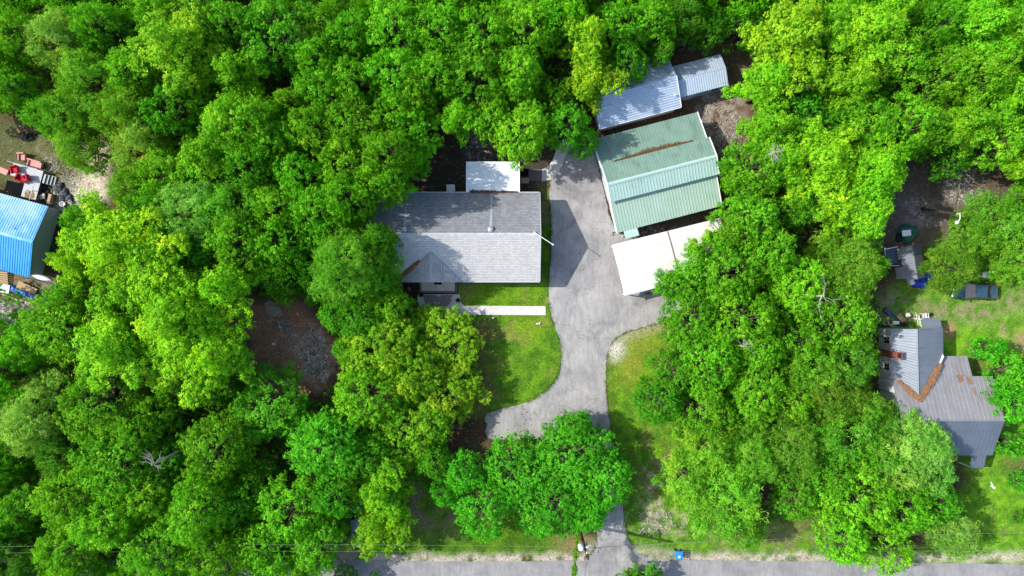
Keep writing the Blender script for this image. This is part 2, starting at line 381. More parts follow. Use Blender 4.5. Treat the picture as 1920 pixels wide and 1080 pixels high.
# one sheet: fine in the middle, coarse out to the horizon
ext = np.array([80, 120, 200, 400, 900.0])
ax = np.concatenate([-ext[::-1], core_x, ext]); ay = np.concatenate([-ext[::-1], core_y, ext])
AX, AY = np.meshgrid(ax, ay); ny, nx = AX.shape
ex = len(ext)
CC = np.ones((ny, nx, 4)); CC[..., :3] = np.array((0.055, 0.085, 0.018)); CC[ex:-ex, ex:-ex, :3] = G
ii = np.arange(ny * nx).reshape(ny, nx)
gf = np.stack([ii[:-1, :-1], ii[:-1, 1:], ii[1:, 1:], ii[1:, :-1]], -1).reshape(-1, 4)
gm, nt, out = new_mat("earth_and_grass")
bs = N_(nt, "ShaderNodeBsdfPrincipled"); at = N_(nt, "ShaderNodeAttribute", attribute_name="col"); tc = N_(nt, "ShaderNodeTexCoord")
f1 = noise(nt, tc.outputs['Object'], 5.0, 6, 0.8)
f2 = noise(nt, tc.outputs['Object'], 1.1, 5, 0.7)
cc = mixc(nt, 1.0, at.outputs['Color'], ramp(nt, f1, [(0.28, 0.50), (0.5, 1.0), (0.72, 1.7)]), 'MULTIPLY')
cc = mixc(nt, 1.0, cc, ramp(nt, f2, [(0.3, (0.82, 0.85, 0.8)), (0.7, (1.2, 1.15, 1.2))]), 'MULTIPLY')
nt.links.new(cc, bs.inputs['Base Color']); bs.inputs['Roughness'].default_value = 0.95; bs.inputs['Specular IOR Level'].default_value = 0.1
b = N_(nt, "ShaderNodeBump"); b.inputs['Strength'].default_value = 0.8; b.inputs['Distance'].default_value = 0.06
nt.links.new(noise(nt, tc.outputs['Object'], 7.0, 5, 0.7), b.inputs['Height']); nt.links.new(b.outputs[0], bs.inputs['Normal'])
nt.links.new(bs.outputs[0], out.inputs[0])
gme = np_mesh("ground", np.stack([AX, AY, np.zeros_like(AX)], -1).reshape(-1, 3), gf, gm, {"col": ('FLOAT_COLOR', 'POINT', CC.reshape(-1, 4))})
ground = bpy.data.objects.new("ground", gme); COL.objects.link(ground)
tag(ground, "flat earth with lawn, leaf litter and sandy patches between the trees", kind="structure")

# ------------------------------------------------------------------ paved surfaces
def ragged(px_pts, step=0.3, amp=0.07, seed=1, z=0.004):
    pts = [P(*p) for p in px_pts]; out = []; r = random.Random(seed)
    for i, a in enumerate(pts):
        b = pts[(i + 1) % len(pts)]; L = (b - a).length; n = max(1, int(L / step)); nrm = Vector((-(b - a).y, (b - a).x, 0)).normalized()
        for k in range(n):
            out.append(a.lerp(b, k / n) + nrm * r.uniform(-amp, amp) + Vector((0, 0, z)))
    return out
def smooth_px(pts, it=2):
    for _ in range(it):
        q = []
        for i, a in enumerate(pts):
            b = pts[(i + 1) % len(pts)]
            q += [(a[0] * .75 + b[0] * .25, a[1] * .75 + b[1] * .25), (a[0] * .25 + b[0] * .75, a[1] * .25 + b[1] * .75)]
        pts = q
    return pts
def pavement(name, base, dark, light, crack=0.5):
    m, nt, out = new_mat(name); bs = N_(nt, "ShaderNodeBsdfPrincipled"); tc = N_(nt, "ShaderNodeTexCoord"); v = tc.outputs['Object']
    col = ramp(nt, noise(nt, v, 0.35, 5, 0.65, dist=0.6), [(0.3, dark), (0.5, base), (0.72, light)])
    col = mixc(nt, 0.75, col, ramp(nt, noise(nt, v, 14.0, 4, 0.8), [(0.25, 0.62), (0.75, 1.25)]), 'MULTIPLY')
    col = mixc(nt, 0.8, col, ramp(nt, noise(nt, v, 1.6, 6, 0.75, (1.6, 0.45, 1)), [(0.30, 0.72), (0.6, 1.10)]), 'MULTIPLY')
    col = mixc(nt, ramp(nt, noise(nt, v, 2.3, 7, 0.8, dist=1.0), [(0.62, 0.0), (0.70, 0.65)]), col, (light[0] * 1.35, light[1] * 1.33, light[2] * 1.28))
    col = mixc(nt, ramp(nt, noise(nt, v, 3.7, 5, 0.7), [(0.68, 0.0), (0.74, 0.7)]), col, (0.09, 0.08, 0.07))
    vo = N_(nt, "ShaderNodeTexVoronoi", feature='DISTANCE_TO_EDGE'); vo.inputs['Scale'].default_value = 0.23
    wp = N_(nt, "ShaderNodeVectorMath", operation='ADD'); nn = N_(nt, "ShaderNodeTexNoise"); nn.inputs['Scale'].default_value = 1.0; nt.links.new(v, nn.inputs[0])
    nt.links.new(v, wp.inputs[0]); nt.links.new(nn.outputs['Color'], wp.inputs[1]); nt.links.new(wp.outputs[0], vo.inputs['Vector'])
    col = mixc(nt, ramp(nt, vo.outputs['Distance'], [(0.0, crack), (0.012, 0.0)]), col, (0.10, 0.095, 0.09))
    nt.links.new(col, bs.inputs['Base Color']); bs.inputs['Roughness'].default_value = 0.85; bs.inputs['Specular IOR Level'].default_value = 0.2
    b = N_(nt, "ShaderNodeBump"); b.inputs['Strength'].default_value = 0.3; b.inputs['Distance'].default_value = 0.01
    nt.links.new(noise(nt, v, 40, 3), b.inputs['Height']); nt.links.new(b.outputs[0], bs.inputs['Normal']); nt.links.new(bs.outputs[0], out.inputs[0]); return m
M_DRIVE = pavement("weathered_drive", (0.275, 0.265, 0.255), (0.18, 0.178, 0.178), (0.36, 0.345, 0.322), 0.4)
M_ROAD = pavement("road_asphalt", (0.235, 0.228, 0.226), (0.175, 0.172, 0.175), (0.29, 0.28, 0.27), 0.25)
def sheet(name, pts, mat, label, cat=None, kind="structure"):
    me = bpy.data.meshes.new(name); me.from_pydata([tuple(p) for p in pts], [], [tuple(range(len(pts)))]); me.update(); me.materials.append(mat)
    if me.polygons[0].normal.z < 0: me.flip_normals()
    o = bpy.data.objects.new(name, me); COL.objects.link(o); return tag(o, label, cat, kind=kind)
drive_px = [(1048, 285), (1072, 268), (1112, 270), (1118, 300), (1128, 340), (1148, 430), (1185, 452), (1290, 430), (1300, 560), (1252, 600), (1222, 609), (1180, 620), (1152, 634), (1140, 655),
            (1135, 690), (1137, 740), (1142, 790), (1150, 835), (1160, 880), (1165, 930), (1172, 985), (1178, 1020), (1200, 1038), (1225, 1046), (1225, 1060), (1095, 1060), (1095, 1046), (1112, 1036), (1120, 1010),
            (1112, 950), (1100, 890), (1080, 850), (1050, 826), (1000, 823), (940, 824), (918, 826), (908, 812), (913, 798), (906, 786), (914, 774), (930, 768), (985, 757), (1020, 738), (1045, 712), (1053, 680), (1052, 645),
            (1040, 612), (1030, 580), (1029, 540), (1033, 480), (1034, 420), (1030, 370), (1030, 330)]
sheet("driveway", ragged(smooth_px(drive_px, 1), 0.25, 0.06, 3, 0.004), M_DRIVE, "pale grey weathered driveway from the road up between the house and the green roofed shed")
road = ragged([(-700, 1045), (0, 1050), (640, 1050), (960, 1053), (1300, 1050), (1920, 1058), (2600, 1066), (2600, 1150), (-700, 1142)], 0.4, 0.05, 5, 0.008)
sheet("road", road, M_ROAD, "grey asphalt road along the bottom edge of the photo")
def flat_path(name, px, mat, z, label, it=0):
    pts = [P(*p) for p in (smooth_px(px, it) if it else px)]
    mb = MB(); poly = [(p.x, p.y) for p in pts]
    a = sum(poly[i][0] * poly[(i + 1) % len(poly)][1] - poly[(i + 1) % len(poly)][0] * poly[i][1] for i in range(len(poly)))
    if a < 0: poly = poly[::-1]
    mb.prism(poly, -0.05, z); o = mb.build(name, mat); return tag(o, label, kind="structure")
flat_path("front_path", [(870, 573), (945, 573.5), (946, 573.5), (1023, 574), (1023, 591), (946, 590.5), (870, 590)], M_CONC, 0.05, "straight pale concrete path across the lawn to the driveway")
arc = [(783, 552), (783, 566), (788, 577), (797, 586), (812, 591), (869.8, 590), (869.8, 573), (864, 566), (862, 552)]
flat_path("patio", arc, M_CONC, 0.047, "rounded concrete apron below the front porch of the grey roofed house")
flat_path("side_path", [(1016, 318), (1028, 312), (1036, 300), (1042, 285), (1048, 268), (1072, 262), (1062, 285), (1055, 308), (1045, 326), (1032, 337), (1016, 340)], M_CONC, 0.05, "curved concrete path from the brick walk to the driveway top")
# bricks laid as a half circle fan, and the short brick walk
M_PAVER = simple("clay_paver", (0.20, 0.15, 0.15), (0.13, 0.10, 0.105), 7, 0.9, bump=0.3)
mb = MB(); c0 = P(821, 553)
for ring in range(9):
    r = 0.22 + ring * 0.155; n = max(4, int(math.pi * r / 0.21))
    for k in range(n):
        if random.random() < 0.04: continue
        a = -math.pi + math.pi * (k + 0.5) / n
        mb.box((c0.x + r * math.cos(a), c0.y + r * math.sin(a), 0.052 + random.uniform(0, .006)), (math.pi * r / n * 0.9, 0.135, 0.03), a + math.pi / 2)
tag(mb.build("brick_fan", M_PAVER), "half circle fan of dark red bricks below the front porch", kind="structure")
mb = MB(); a0 = P(991, 317.5); a1 = P(1015.5, 339.5)
nx_, ny_ = 7, 11
for i in range(nx_):
    for j in range(ny_):
        x = a0.x + (i + 0.5) / nx_ * (a1.x - a0.x); y = a1.y + (j + 0.5) / ny_ * (a0.y - a1.y)
        mb.box((x, y, 0.03 + random.uniform(0, .008)), ((a1.x - a0.x) / nx_ * .93, (a0.y - a1.y) / ny_ * .88, 0.05))
tag(mb.build("brick_walk", M_PAVER), "short brick walk between the white patio roof and the curved path", kind="structure")

# ------------------------------------------------------------------ loose stuff lying on the ground
gi = lambda a, x, y: a[np.clip(((y + 36) / STEP).astype(int), 0, a.shape[0] - 1), np.clip(((x + 60) / STEP).astype(int), 0, a.shape[1] - 1)]
def pdrive(): return [(P(*p).x, P(*p).y) for p in smooth_px(drive_px, 1)]
DRV = pdrive(); ROADP = [(p.x, p.y) for p in road]
def quads(pos, size, normal_bias, rng, aspect=0.6, col=None):
    """small leaf-shaped quads at pos (n,3)"""
    n = len(pos); nr = rng.normal(size=(n, 3)); nr += normal_bias; nr /= np.linalg.norm(nr, axis=1, keepdims=True)
    t = rng.normal(size=(n, 3)); t -= nr * (t * nr).sum(1, keepdims=True); t /= np.linalg.norm(t, axis=1, keepdims=True); b = np.cross(nr, t)
    s = (size if np.ndim(size) else np.full(n, size))[:, None]
    v = np.stack([pos - t * s, pos - b * s * aspect + t * s * .1, pos + t * s, pos + b * s * aspect + t * s * .1], 1).reshape(-1, 3)
    return v, np.arange(n * 4).reshape(n, 4)
def stuff(name, v, f, mat, attrs, label):
    me = np_mesh(name, v, f, mat, attrs); o = bpy.data.objects.new(name, me); COL.objects.link(o); return tag(o, label, name.replace('_', ' '), kind="stuff")
# grass
rng = np.random.default_rng(5)
x = rng.uniform(-55, 55, 900000); y = rng.uniform(-30.2, 31, 900000)
gc = gi(G[..., 1] - G[..., 0] * 1.15, x, y); keep = (gc > 0.012) & (rng.random(len(x)) < np.clip(gc * 9, 0.05, 0.9)) & ~inpoly(x + rng.normal(0, .10, len(x)), y + rng.normal(0, .10, len(x)), DRV)
ROADY = P(0, 1051).y
keep &= y > ROADY
BLD = [[(P(*p).x, P(*p).y) for p in q] for q in ([(870, 574), (1023, 574), (1023, 591), (870, 590)], [(690, 350), (1006, 366), (1006, 528), (690, 528)], [(783, 552), (862, 552), (869, 590), (797, 588)], [(1650, 612), (1760, 612), (1860, 700), (1860, 850), (1670, 850)])]
for q in BLD: keep &= ~inpoly(x, y, q)
x = x[keep][:240000]; y = y[keep][:240000]
seg = np.array(DRV); sg2 = np.roll(seg, -1, 0); sl_ = np.hypot(*(sg2 - seg).T); ei = rng.choice(len(seg), 16000, p=sl_ / sl_.sum()); et = rng.random(16000)
ep = seg[ei] + (sg2 - seg)[ei] * et[:, None]; ep += rng.normal(0, .11, ep.shape); ek = (vnoise(ep[:, 0] * 1.1 + 90, ep[:, 1] * 1.1 + 90, 6) > .42) & (ep[:, 1] > ROADY) & ~((ep[:, 0] > 7.5) & (ep[:, 1] > -3)); ep = ep[ek]
NE_ = len(ep); x = np.concatenate([x, ep[:, 0]]); y = np.concatenate([y, ep[:, 1]]); n = len(x); base = gi(G, x, y) if False else G[np.clip(((y + 36) / STEP).astype(int), 0, G.shape[0] - 1), np.clip(((x + 60) / STEP).astype(int), 0, G.shape[1] - 1)]
ang = rng.uniform(0, 2 * np.pi, n); h = rng.uniform(0.035, 0.12, n); w = rng.uniform(0.014, 0.040, n); ln = rng.normal(0, 0.035, (n, 2))
p0 = np.stack([x - np.cos(ang) * w, y - np.sin(ang) * w, np.zeros(n)], 1); p1 = np.stack([x + np.cos(ang) * w, y + np.sin(ang) * w, np.zeros(n)], 1)
p2 = np.stack([x + ln[:, 0], y + ln[:, 1], h], 1)
gcol = np.ones((n, 4)); gcol[:, :3] = base * (rng.uniform(0.55, 1.9, (n, 1))) * np.array([1.1, 1.15, .9])
gcol[-NE_:, :3] = np.array([.07, .13, .02]) * rng.uniform(.5, 1.7, (NE_, 1))
stuff("grass", np.stack([p0, p1, p2], 1).reshape(-1, 3), np.arange(n * 3).reshape(n, 3), M_CHIP, {"col": ('FLOAT_COLOR', 'FACE', gcol)}, "short green lawn and verge grass with dry patches")
# fallen leaves and twigs
x = rng.uniform(-57, 57, 260000); y = rng.uniform(-33, 34, 260000)
gc = gi(G[..., 1] - G[..., 0] * 1.15, x, y); onroad = (y < ROADY) | inpoly(x, y, DRV)
dk = fbm(x, y, 0.8, 66, 3)
lowdrive = inpoly(x, y, [(P(*p).x, P(*p).y) for p in [(900, 760), (1100, 760), (1130, 860), (1130, 1050), (880, 830)]]) | inpoly(x, y, [(P(*p).x, P(*p).y) for p in [(1030, 260), (1120, 260), (1125, 340), (1030, 360)]])
keep = ((gc < 0.012) & ~onroad & (rng.random(len(x)) < 0.45)) | (onroad & lowdrive & (dk > 0.55) & (rng.random(len(x)) < 0.6)) | (onroad & (y > ROADY) & (rng.random(len(x)) < np.where(dk > .6, .06, .012))) | (~onroad & (rng.random(len(x)) < 0.02))
for q in BLD: keep &= ~inpoly(x, y, q)
x = x[keep]; y = y[keep]; n = len(x)
v, f = quads(np.stack([x, y, rng.uniform(0.012, 0.05, n)], 1), rng.uniform(0.03, 0.085, n), np.array([0, 0, 2.5]), rng)
pal = np.array([[.17, .10, .05], [.10, .055, .03], [.26, .19, .12], [.32, .29, .25], [.07, .045, .03]])
lc = np.ones((n, 4)); lc[:, :3] = pal[rng.integers(0, 5, n)] * rng.uniform(.6, 1.2, (n, 1))
stuff("fallen_leaves", v, f, M_CHIP, {"col": ('FLOAT_COLOR', 'FACE', lc)}, "brown and grey fallen leaves scattered over woodland floor and drive edges")

# dead twigs and brush lying in the open patches
rng = np.random.default_rng(91); TP = []
for (cx, cy, rx, ry, n) in [(1355, 250, 52, 95, 2600), (915, 275, 42, 48, 900), (1730, 400, 48, 30, 900), (1808, 350, 40, 34, 1100), (1255, 437, 75, 14, 500), (500, 640, 50, 60, 500), (1230, 980, 60, 25, 500), (110, 330, 45, 40, 500)]:
    a_ = rng.uniform(0, 6.283, n); q_ = np.sqrt(rng.random(n)); TP.append(np.stack([(cx + rx * q_ * np.cos(a_) - 960) / 18, (540 - cy - ry * q_ * np.sin(a_)) / 18, rng.uniform(.02, .1, n)], 1))
TP = np.concatenate(TP); TP = TP[vnoise(TP[:, 0] * 1.3 + 200, TP[:, 1] * 1.3 + 200, 12) > .42]; n = len(TP)
v, f = quads(TP, rng.uniform(.08, .32, n), np.array([0, 0, 2.2]), rng, .13)
lc = np.ones((n, 4)); lc[:, :3] = np.array([[.40, .37, .31], [.28, .25, .21], [.15, .11, .08], [.46, .44, .40]])[rng.integers(0, 4, n)] * rng.uniform(.6, 1.2, (n, 1))
stuff("dead_twigs", v, f, M_CHIP, {"col": ('FLOAT_COLOR', 'FACE', lc)}, "grey dead twigs and bark scattered over the bare earth patches")
def brush(px, py, rx, ry, hh, n, cols, label, seed):
    rg = np.random.default_rng(seed); c = P(px, py); a_ = rg.uniform(0, 6.283, n); q_ = np.sqrt(rg.random(n)); lump = .4 + .9 * vnoise(q_ * np.cos(a_) * 3 + 50, q_ * np.sin(a_) * 3 + 50, seed)
    p_ = np.stack([c.x + rx * q_ * np.cos(a_), c.y + ry * q_ * np.sin(a_) * (.6 + .7 * vnoise(a_ * 2 + 9, a_ * 0 + seed, 4)) - rx * q_ * np.cos(a_) * .5, hh * (1 - q_ ** 2) * lump * rg.random(n) + .03], 1)
    v, f = quads(p_, rg.uniform(.08, .34, n), np.array([0, 0, 1.5]), rg, .12); lc = np.ones((n, 4)); lc[:, :3] = np.array(cols)[rg.integers(0, len(cols), n)] * rg.uniform(.6, 1.25, (n, 1))
    me = np_mesh("brush_pile", v, f, M_CHIP, {"col": ('FLOAT_COLOR', 'FACE', lc)}); o = bpy.data.objects.new("brush_pile", me); COL.objects.link(o); tag(o, label, "brush pile")
GC_ = [(.78, .74, .68), (.58, .54, .49), (.32, .27, .23), (.18, .12, .09)]
brush(592, 672, 1.5, 2.9, .6, 1300, GC_, "large pale grey brush pile on the right side of the brown clearing", 2)
brush(533, 612, .7, .45, .35, 500, GC_, "small grey twig heap in the upper middle of the brown clearing", 3)
brush(513, 580, .9, .6, .5, 800, [(.62, .50, .38), (.48, .36, .26), (.7, .62, .52)], "tan brush heap at the top rim of the brown clearing", 4)

# ------------------------------------------------------------------ buildings
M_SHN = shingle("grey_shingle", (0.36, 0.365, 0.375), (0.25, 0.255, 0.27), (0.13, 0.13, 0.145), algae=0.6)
M_SHS = shingle("grey_shingle_pale", (0.67, 0.65, 0.62), (0.54, 0.525, 0.50), (0.33, 0.32, 0.31), algae=0.12)  # paler base colour than the north slope
M_SHP = shingle("grey_shingle_porch", (0.50, 0.495, 0.485), (0.38, 0.375, 0.37), (0.22, 0.22, 0.22), flip=True, algae=0.35)
M_SHS2 = simple("zinc_washed_shingle", (0.28, 0.33, 0.37), (0.20, 0.235, 0.27), 5, 0.8)
def debris(name, pts, width, label, seed, n=900, col=((.30, .13, .045), (.20, .08, .03), (.38, .20, .08), (.12, .06, .03)), hz=0.05, size=(.03, .07)):
    """band of fallen leaves lying along a polyline of 3D points"""
    rng = np.random.default_rng(seed); pts = [np.array(p) for p in pts]; ls = [np.linalg.norm(pts[i + 1] - pts[i]) for i in range(len(pts) - 1)]; tot = sum(ls)
    t = rng.random(n) * tot; out = np.zeros((n, 3)); acc = 0
    wv = width if callable(width) else (lambda s: width)
    for i, l in enumerate(ls):
        k = (t >= acc) & (t <= acc + l); s = (t[k] - acc) / l; d = (pts[i + 1] - pts[i]) / l; nn = np.array([-d[1], d[0], 0])
        ww = np.array([wv((acc + q * l) / tot) for q in s]) * (0.75 + .5 * vnoise(t[k] * 3 + 40, t[k] * 0 + seed, 3))
        off = np.clip(rng.normal(0, .42, k.sum()), -1, 1) * ww
        out[k] = pts[i] + d * (t[k] - acc)[:, None] + nn * off[:, None]; out[k, 2] += np.abs(off) * 0.0; acc += l
    out[:, 2] += rng.uniform(0.02, hz, n)
    v, f = quads(out, rng.uniform(size[0], size[1], n), np.array([0, 0, 2.0]), rng)
    c = np.ones((n, 4)); c[:, :3] = np.array(col)[rng.integers(0, len(col), n)] * rng.uniform(.7, 1.3, (n, 1))
    me = np_mesh(name, v, f, M_CHIP, {"col": ('FLOAT_COLOR', 'FACE', c)}); o = bpy.data.objects.new(name, me); COL.objects.link(o)
    return tag(o, label, "leaf debris", kind="stuff")

# --- main house, long shingle roof
HX0, HX1, HN, HS, HY, HE, HR = -15.0, 2.78, 9.59, 0.64, 5.2, 2.7, 4.85
t = thing("house", ((HX0 + HX1) / 2, HY, 0), 0, "long single storey house with a grey shingle gable roof and pale ridge cap", "house")
L_ = lambda x, y, z: (x, y, z)
mb = MB(); mb.prism([(HX0 + .4, HS + .45), (HX1 - .4, HS + .45), (HX1 - .4, HN - .45), (HX0 + .4, HN - .45)], 0, 2.62)
M_SIDING = simple("cream_siding", (0.55, 0.52, 0.46), (0.48, 0.45, 0.40), 1, 0.8)
mb.build("wall", M_SIDING, t, True)
for nm, xx in (("gable", HX1 - .45), ("gable", HX0 + .45)):
    mb = MB(); mb.add([(xx - .05, HS + .5, 2.622), (xx - .05, HN - .5, 2.622), (xx - .05, HY, HR - .18), (xx + .05, HS + .5, 2.622), (xx + .05, HN - .5, 2.622), (xx + .05, HY, HR - .18)],
                      [(0, 1, 2), (5, 4, 3), (0, 3, 4, 1), (1, 4, 5, 2), (2, 5, 3, 0)]); mb.build(nm, M_SIDING, t, True)
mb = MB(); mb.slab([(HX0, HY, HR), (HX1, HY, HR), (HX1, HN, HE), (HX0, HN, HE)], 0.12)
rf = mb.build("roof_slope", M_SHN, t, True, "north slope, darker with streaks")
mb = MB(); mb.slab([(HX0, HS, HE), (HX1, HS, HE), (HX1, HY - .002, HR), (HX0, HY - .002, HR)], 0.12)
rs = mb.build("roof_slope", M_SHS, t, True, "south slope, pale grey")
mb = MB(); mb.add([(HX0, HY - .17, HR - .055), (HX1 - .35, HY - .17, HR - .055), (HX1 - .35, HY, HR + .055), (HX0, HY, HR + .055), (HX1 - .35, HY + .17, HR - .055), (HX0, HY + .17, HR - .055)],
                  [(0, 1, 2, 3), (3, 2, 4, 5), (0, 5, 4, 1), (0, 3, 5), (1, 4, 2)])
mb.build("ridge_vent", simple("ridge_cap", (0.50, 0.50, 0.51), (0.33, 0.33, 0.345), 3, .8), t, True)
for yy, zz in ((HS - .035, HE - .06), (HN + .035, HE - .06)):
    mb = MB(); mb.box(((HX0 + HX1) / 2, yy, zz), (HX1 - HX0 - .02, .07, .10)); mb.build("gutter", M_GREYWALL, t, True)
for sgn, ye in ((1, HN), (-1, HS)):
    mb = MB(); dy = (ye - HY); a = math.atan2(HE - HR, abs(dy)); Ls = math.hypot(dy, HE - HR)
    mb.slab([(HX1 + .0, HY, HR + .012), (HX1 + .06, HY, HR + .012), (HX1 + .06, ye, HE + .012), (HX1 + .0, ye, HE + .012)] if sgn > 0 else [(HX1 + .0, ye, HE + .012), (HX1 + .06, ye, HE + .012), (HX1 + .06, HY - .01, HR + .012), (HX1 + .0, HY - .01, HR + .012)], 0.16)
    mb.build("bargeboard", M_GREYWALL, t, True)
# vent pipes and the pale runs of zinc wash below them on the north slope
for px_ in (757, 920):
    y0 = 5.72; z0 = HR - (y0 - HY) * (HR - HE) / (HN - HY); x0 = (px_ - 960) / 18 * (HC - z0 - .3) / HC
    mb = MB(); mb.lathe((x0, y0, z0 - .1), [(0.24, 0), (0.24, 0.16), (0.30, 0.17), (0.31, .24), (0.25, .30), (0.10, .345)], 18); v_ = mb.build("roof_vent", M_STEEL, t, True)
    sl = (HR - HE) / (HN - HY); mb = MB(); N_pts = []
    w0, w1 = .16, .03
    q = [(x0 - w0, y0 + .24), (x0 + w0, y0 + .24), (x0 + w1 + .03, HN - .1), (x0 - w1 + .03, HN - .1)]
    mb.slab([(a, b_, HR - (b_ - HY) * sl + .006) for a, b_ in q], 0.004)
    mb.build("flashing", M_SHS2, t, True)
# cross gable over the porch
AX0 = -(960 - 808) / 18 * (70.85 / 75); zA = 4.15; yA = 3.67
x0g = P(742, 527, 2.7).x; x1g = P(870, 527, 2.7).x
sS = (HR - HE) / (HY - HS)
mb = MB(); y_f = HS - .06
A_ = (AX0, yA, zA); F_ = (AX0, y_f, zA - .0); Wf = (x0g, y_f, HE + .03); Ef = (x1g, y_f, HE + .03)
mb.slab([A_, Wf, F_], .08); mb.slab([A_, F_, Ef], .08)
pg = mb.build("porch_gable_roof", M_SHP, t, True)
mb = MB(); mb.slab([(AX0 - .05, y_f, zA + .02), (AX0 + .05, y_f, zA + .02), (AX0 + .05, yA, zA + .02), (AX0 - .05, yA, zA + .02)], .03); mb.build("porch_ridge_cap", M_STEEL, t, True)
mb = MB(); mb.add([(x0g + .1, y_f + .08, HE - .02), (x1g - .1, y_f + .08, HE - .02), (AX0, y_f + .08, zA - .1)], [(0, 1, 2)]); mb.build("porch_gable_face", M_WHITE, t, True)
# porch slab with brick edge and door mat
pc0 = P(788, 522, .3); pc1 = P(854.5, 549, .3)
mb = MB(); mb.box(((pc0.x + pc1.x) / 2, (pc0.y + pc1.y) / 2 + .2, .14), (pc1.x - pc0.x - .22, pc0.y - pc1.y + .1, .30))
mb.build("porch_floor", simple("porch_concrete", (0.58, 0.52, 0.43), (0.46, 0.40, 0.32), 1.6, .9, stain=(.24, .19, .14), stain_scale=2.5), t, True)
mb = MB()
for i in range(17):
    for xx in (pc0.x, pc1.x): mb.box((xx, pc0.y - .1 - i * (pc0.y - pc1.y - .1) / 17, .16), (.2, .075, .31))
for i in range(34): mb.box((pc0.x + (i + .5) * (pc1.x - pc0.x) / 34, pc1.y + .1, .16), (.093, .2, .31))
mb.build("brick_edging", M_PAVER, t, True)
mb = MB(); q = P(821, 528.5, .3); mb.box((q.x, q.y, .305), (.78, .55, .03)); tag(mb.build("door_mat", M_DARK, None, bevel=.01), "black door mat on the front porch of the grey roofed house", "mat")
debris("leaf_debris", [(x0g + .05, HS + .1, HE + .08), ((x0g * .5 + AX0 * .5), (HS + yA) / 2, (HE + zA) / 2 + .03), (x0g * .32 + AX0 * .68, HS * .32 + yA * .68, HE * .32 + zA * .68 + .04)], lambda s: .62 * (1 - s) + .10, "rusty brown leaves heaped in the left valley of the porch gable roof", 3, 3200)
# mast
mb = MB(); m0 = P(1002, 435.5, 4.98); m1 = P(1036.5, 458.5, 4.9); mb.tube([m0, m1], .034, 8); mb.box((m0.x, m0.y, 4.9), (.12, .12, .22)); mb.box((m1.x, m1.y, 4.9), (.14, .14, .12))
tag(mb.build("mast", M_WHITE), "white horizontal pole sticking out from the east ridge end of the grey roofed house", "pole")

# --- patio cover north of the house
q0 = P(874.5, 304, 2.65); q1 = P(974, 360, 2.65)
t = thing("patio_cover", ((q0.x + q1.x) / 2, (q0.y + q1.y) / 2, 0), 0, "flat white patio roof on posts joined to the north eave of the grey roof", "patio roof")
mb = MB(); mb.slab([(q0.x, q1.y, 2.74), (q1.x, q1.y, 2.74), (q1.x, q0.y, 2.6), (q0.x, q0.y, 2.6)], .09)
mb.build("roof_panel", simple("white_panel", (0.62, 0.64, 0.67), (0.52, 0.55, 0.59), 0.8, .45, stain=(.80, .80, .80), stain_at=(.5, .7)), t, True)
mb = MB()
for xx in (q0.x, q1.x): mb.box((xx, (q0.y + q1.y) / 2, 2.66), (.05, q0.y - q1.y + .04, .16))
mb.box(((q0.x + q1.x) / 2, q0.y + .03, 2.58), (q1.x - q0.x + .1, .05, .16)); mb.build("frame", M_WHITE, t, True)
for xx in (q0.x + .1, (q0.x + q1.x) / 2, q1.x - .1):
    mb = MB(); mb.box((xx, q0.y - .1, 1.25), (.09, .09, 2.5)); mb.build("post", M_WHITE, t, True)
debris("leaf_debris", [(q0.x + .3, q1.y + .02, 2.76), (q1.x - .2, q1.y + .0, 2.76)], lambda s: .20 * (1 - .75 * s) + .03, "dark brown leaves along the joint of the white patio roof and the house", 8, 1100, ((.10, .055, .04), (.16, .09, .06), (.07, .04, .03)))
tag(MB().box((P(983, 320, .3).x, P(983, 323, .3).y, .18), (.8, .72, .36)).build("black_block", M_DARK, bevel=.03), "black box beside the brick walk and the white patio roof", "box")  # plain black block filling a dark void
mb = MB(); c = P(984, 339, .3)
mb.box((c.x, c.y, .24), (.72, .5, .46)); mb.box((c.x, c.y, .49), (.8, .58, .05)); tag(mb.build("storage_box", M_WOOD, bevel=.01), "tan lidded box between the brick walk and the roof corner", "box")
mb = MB(); c = P(845, 357.5, .6); mb.box((c.x, c.y + .25, .35), (.85, .75, .7)); mb.lathe((c.x, c.y + .25, .7), [(.28, 0), (.28, .03), (.05, .035)], 16)
tag(mb.build("air_conditioner", M_WHITE, bevel=.02), "pale air conditioner unit against the north wall of the grey roofed house", "air conditioner")

def loc_frame(ox, oy, deg):
    c, s = math.cos(R(deg)), math.sin(R(deg))
    return lambda u, v, z=0: (ox + u * c - v * s, oy + u * s + v * c, z)
def gable_end(mb, u, v0, v1, ridge_v, z0, zr, th=.06):
    mb.add([(u - th, v0, z0), (u - th, v1, z0), (u - th, ridge_v, zr), (u + th, v0, z0), (u + th, v1, z0), (u + th, ridge_v, zr)], [(2, 1, 0), (3, 4, 5), (0, 1, 4, 3), (1, 2, 5, 4), (2, 0, 3, 5)])

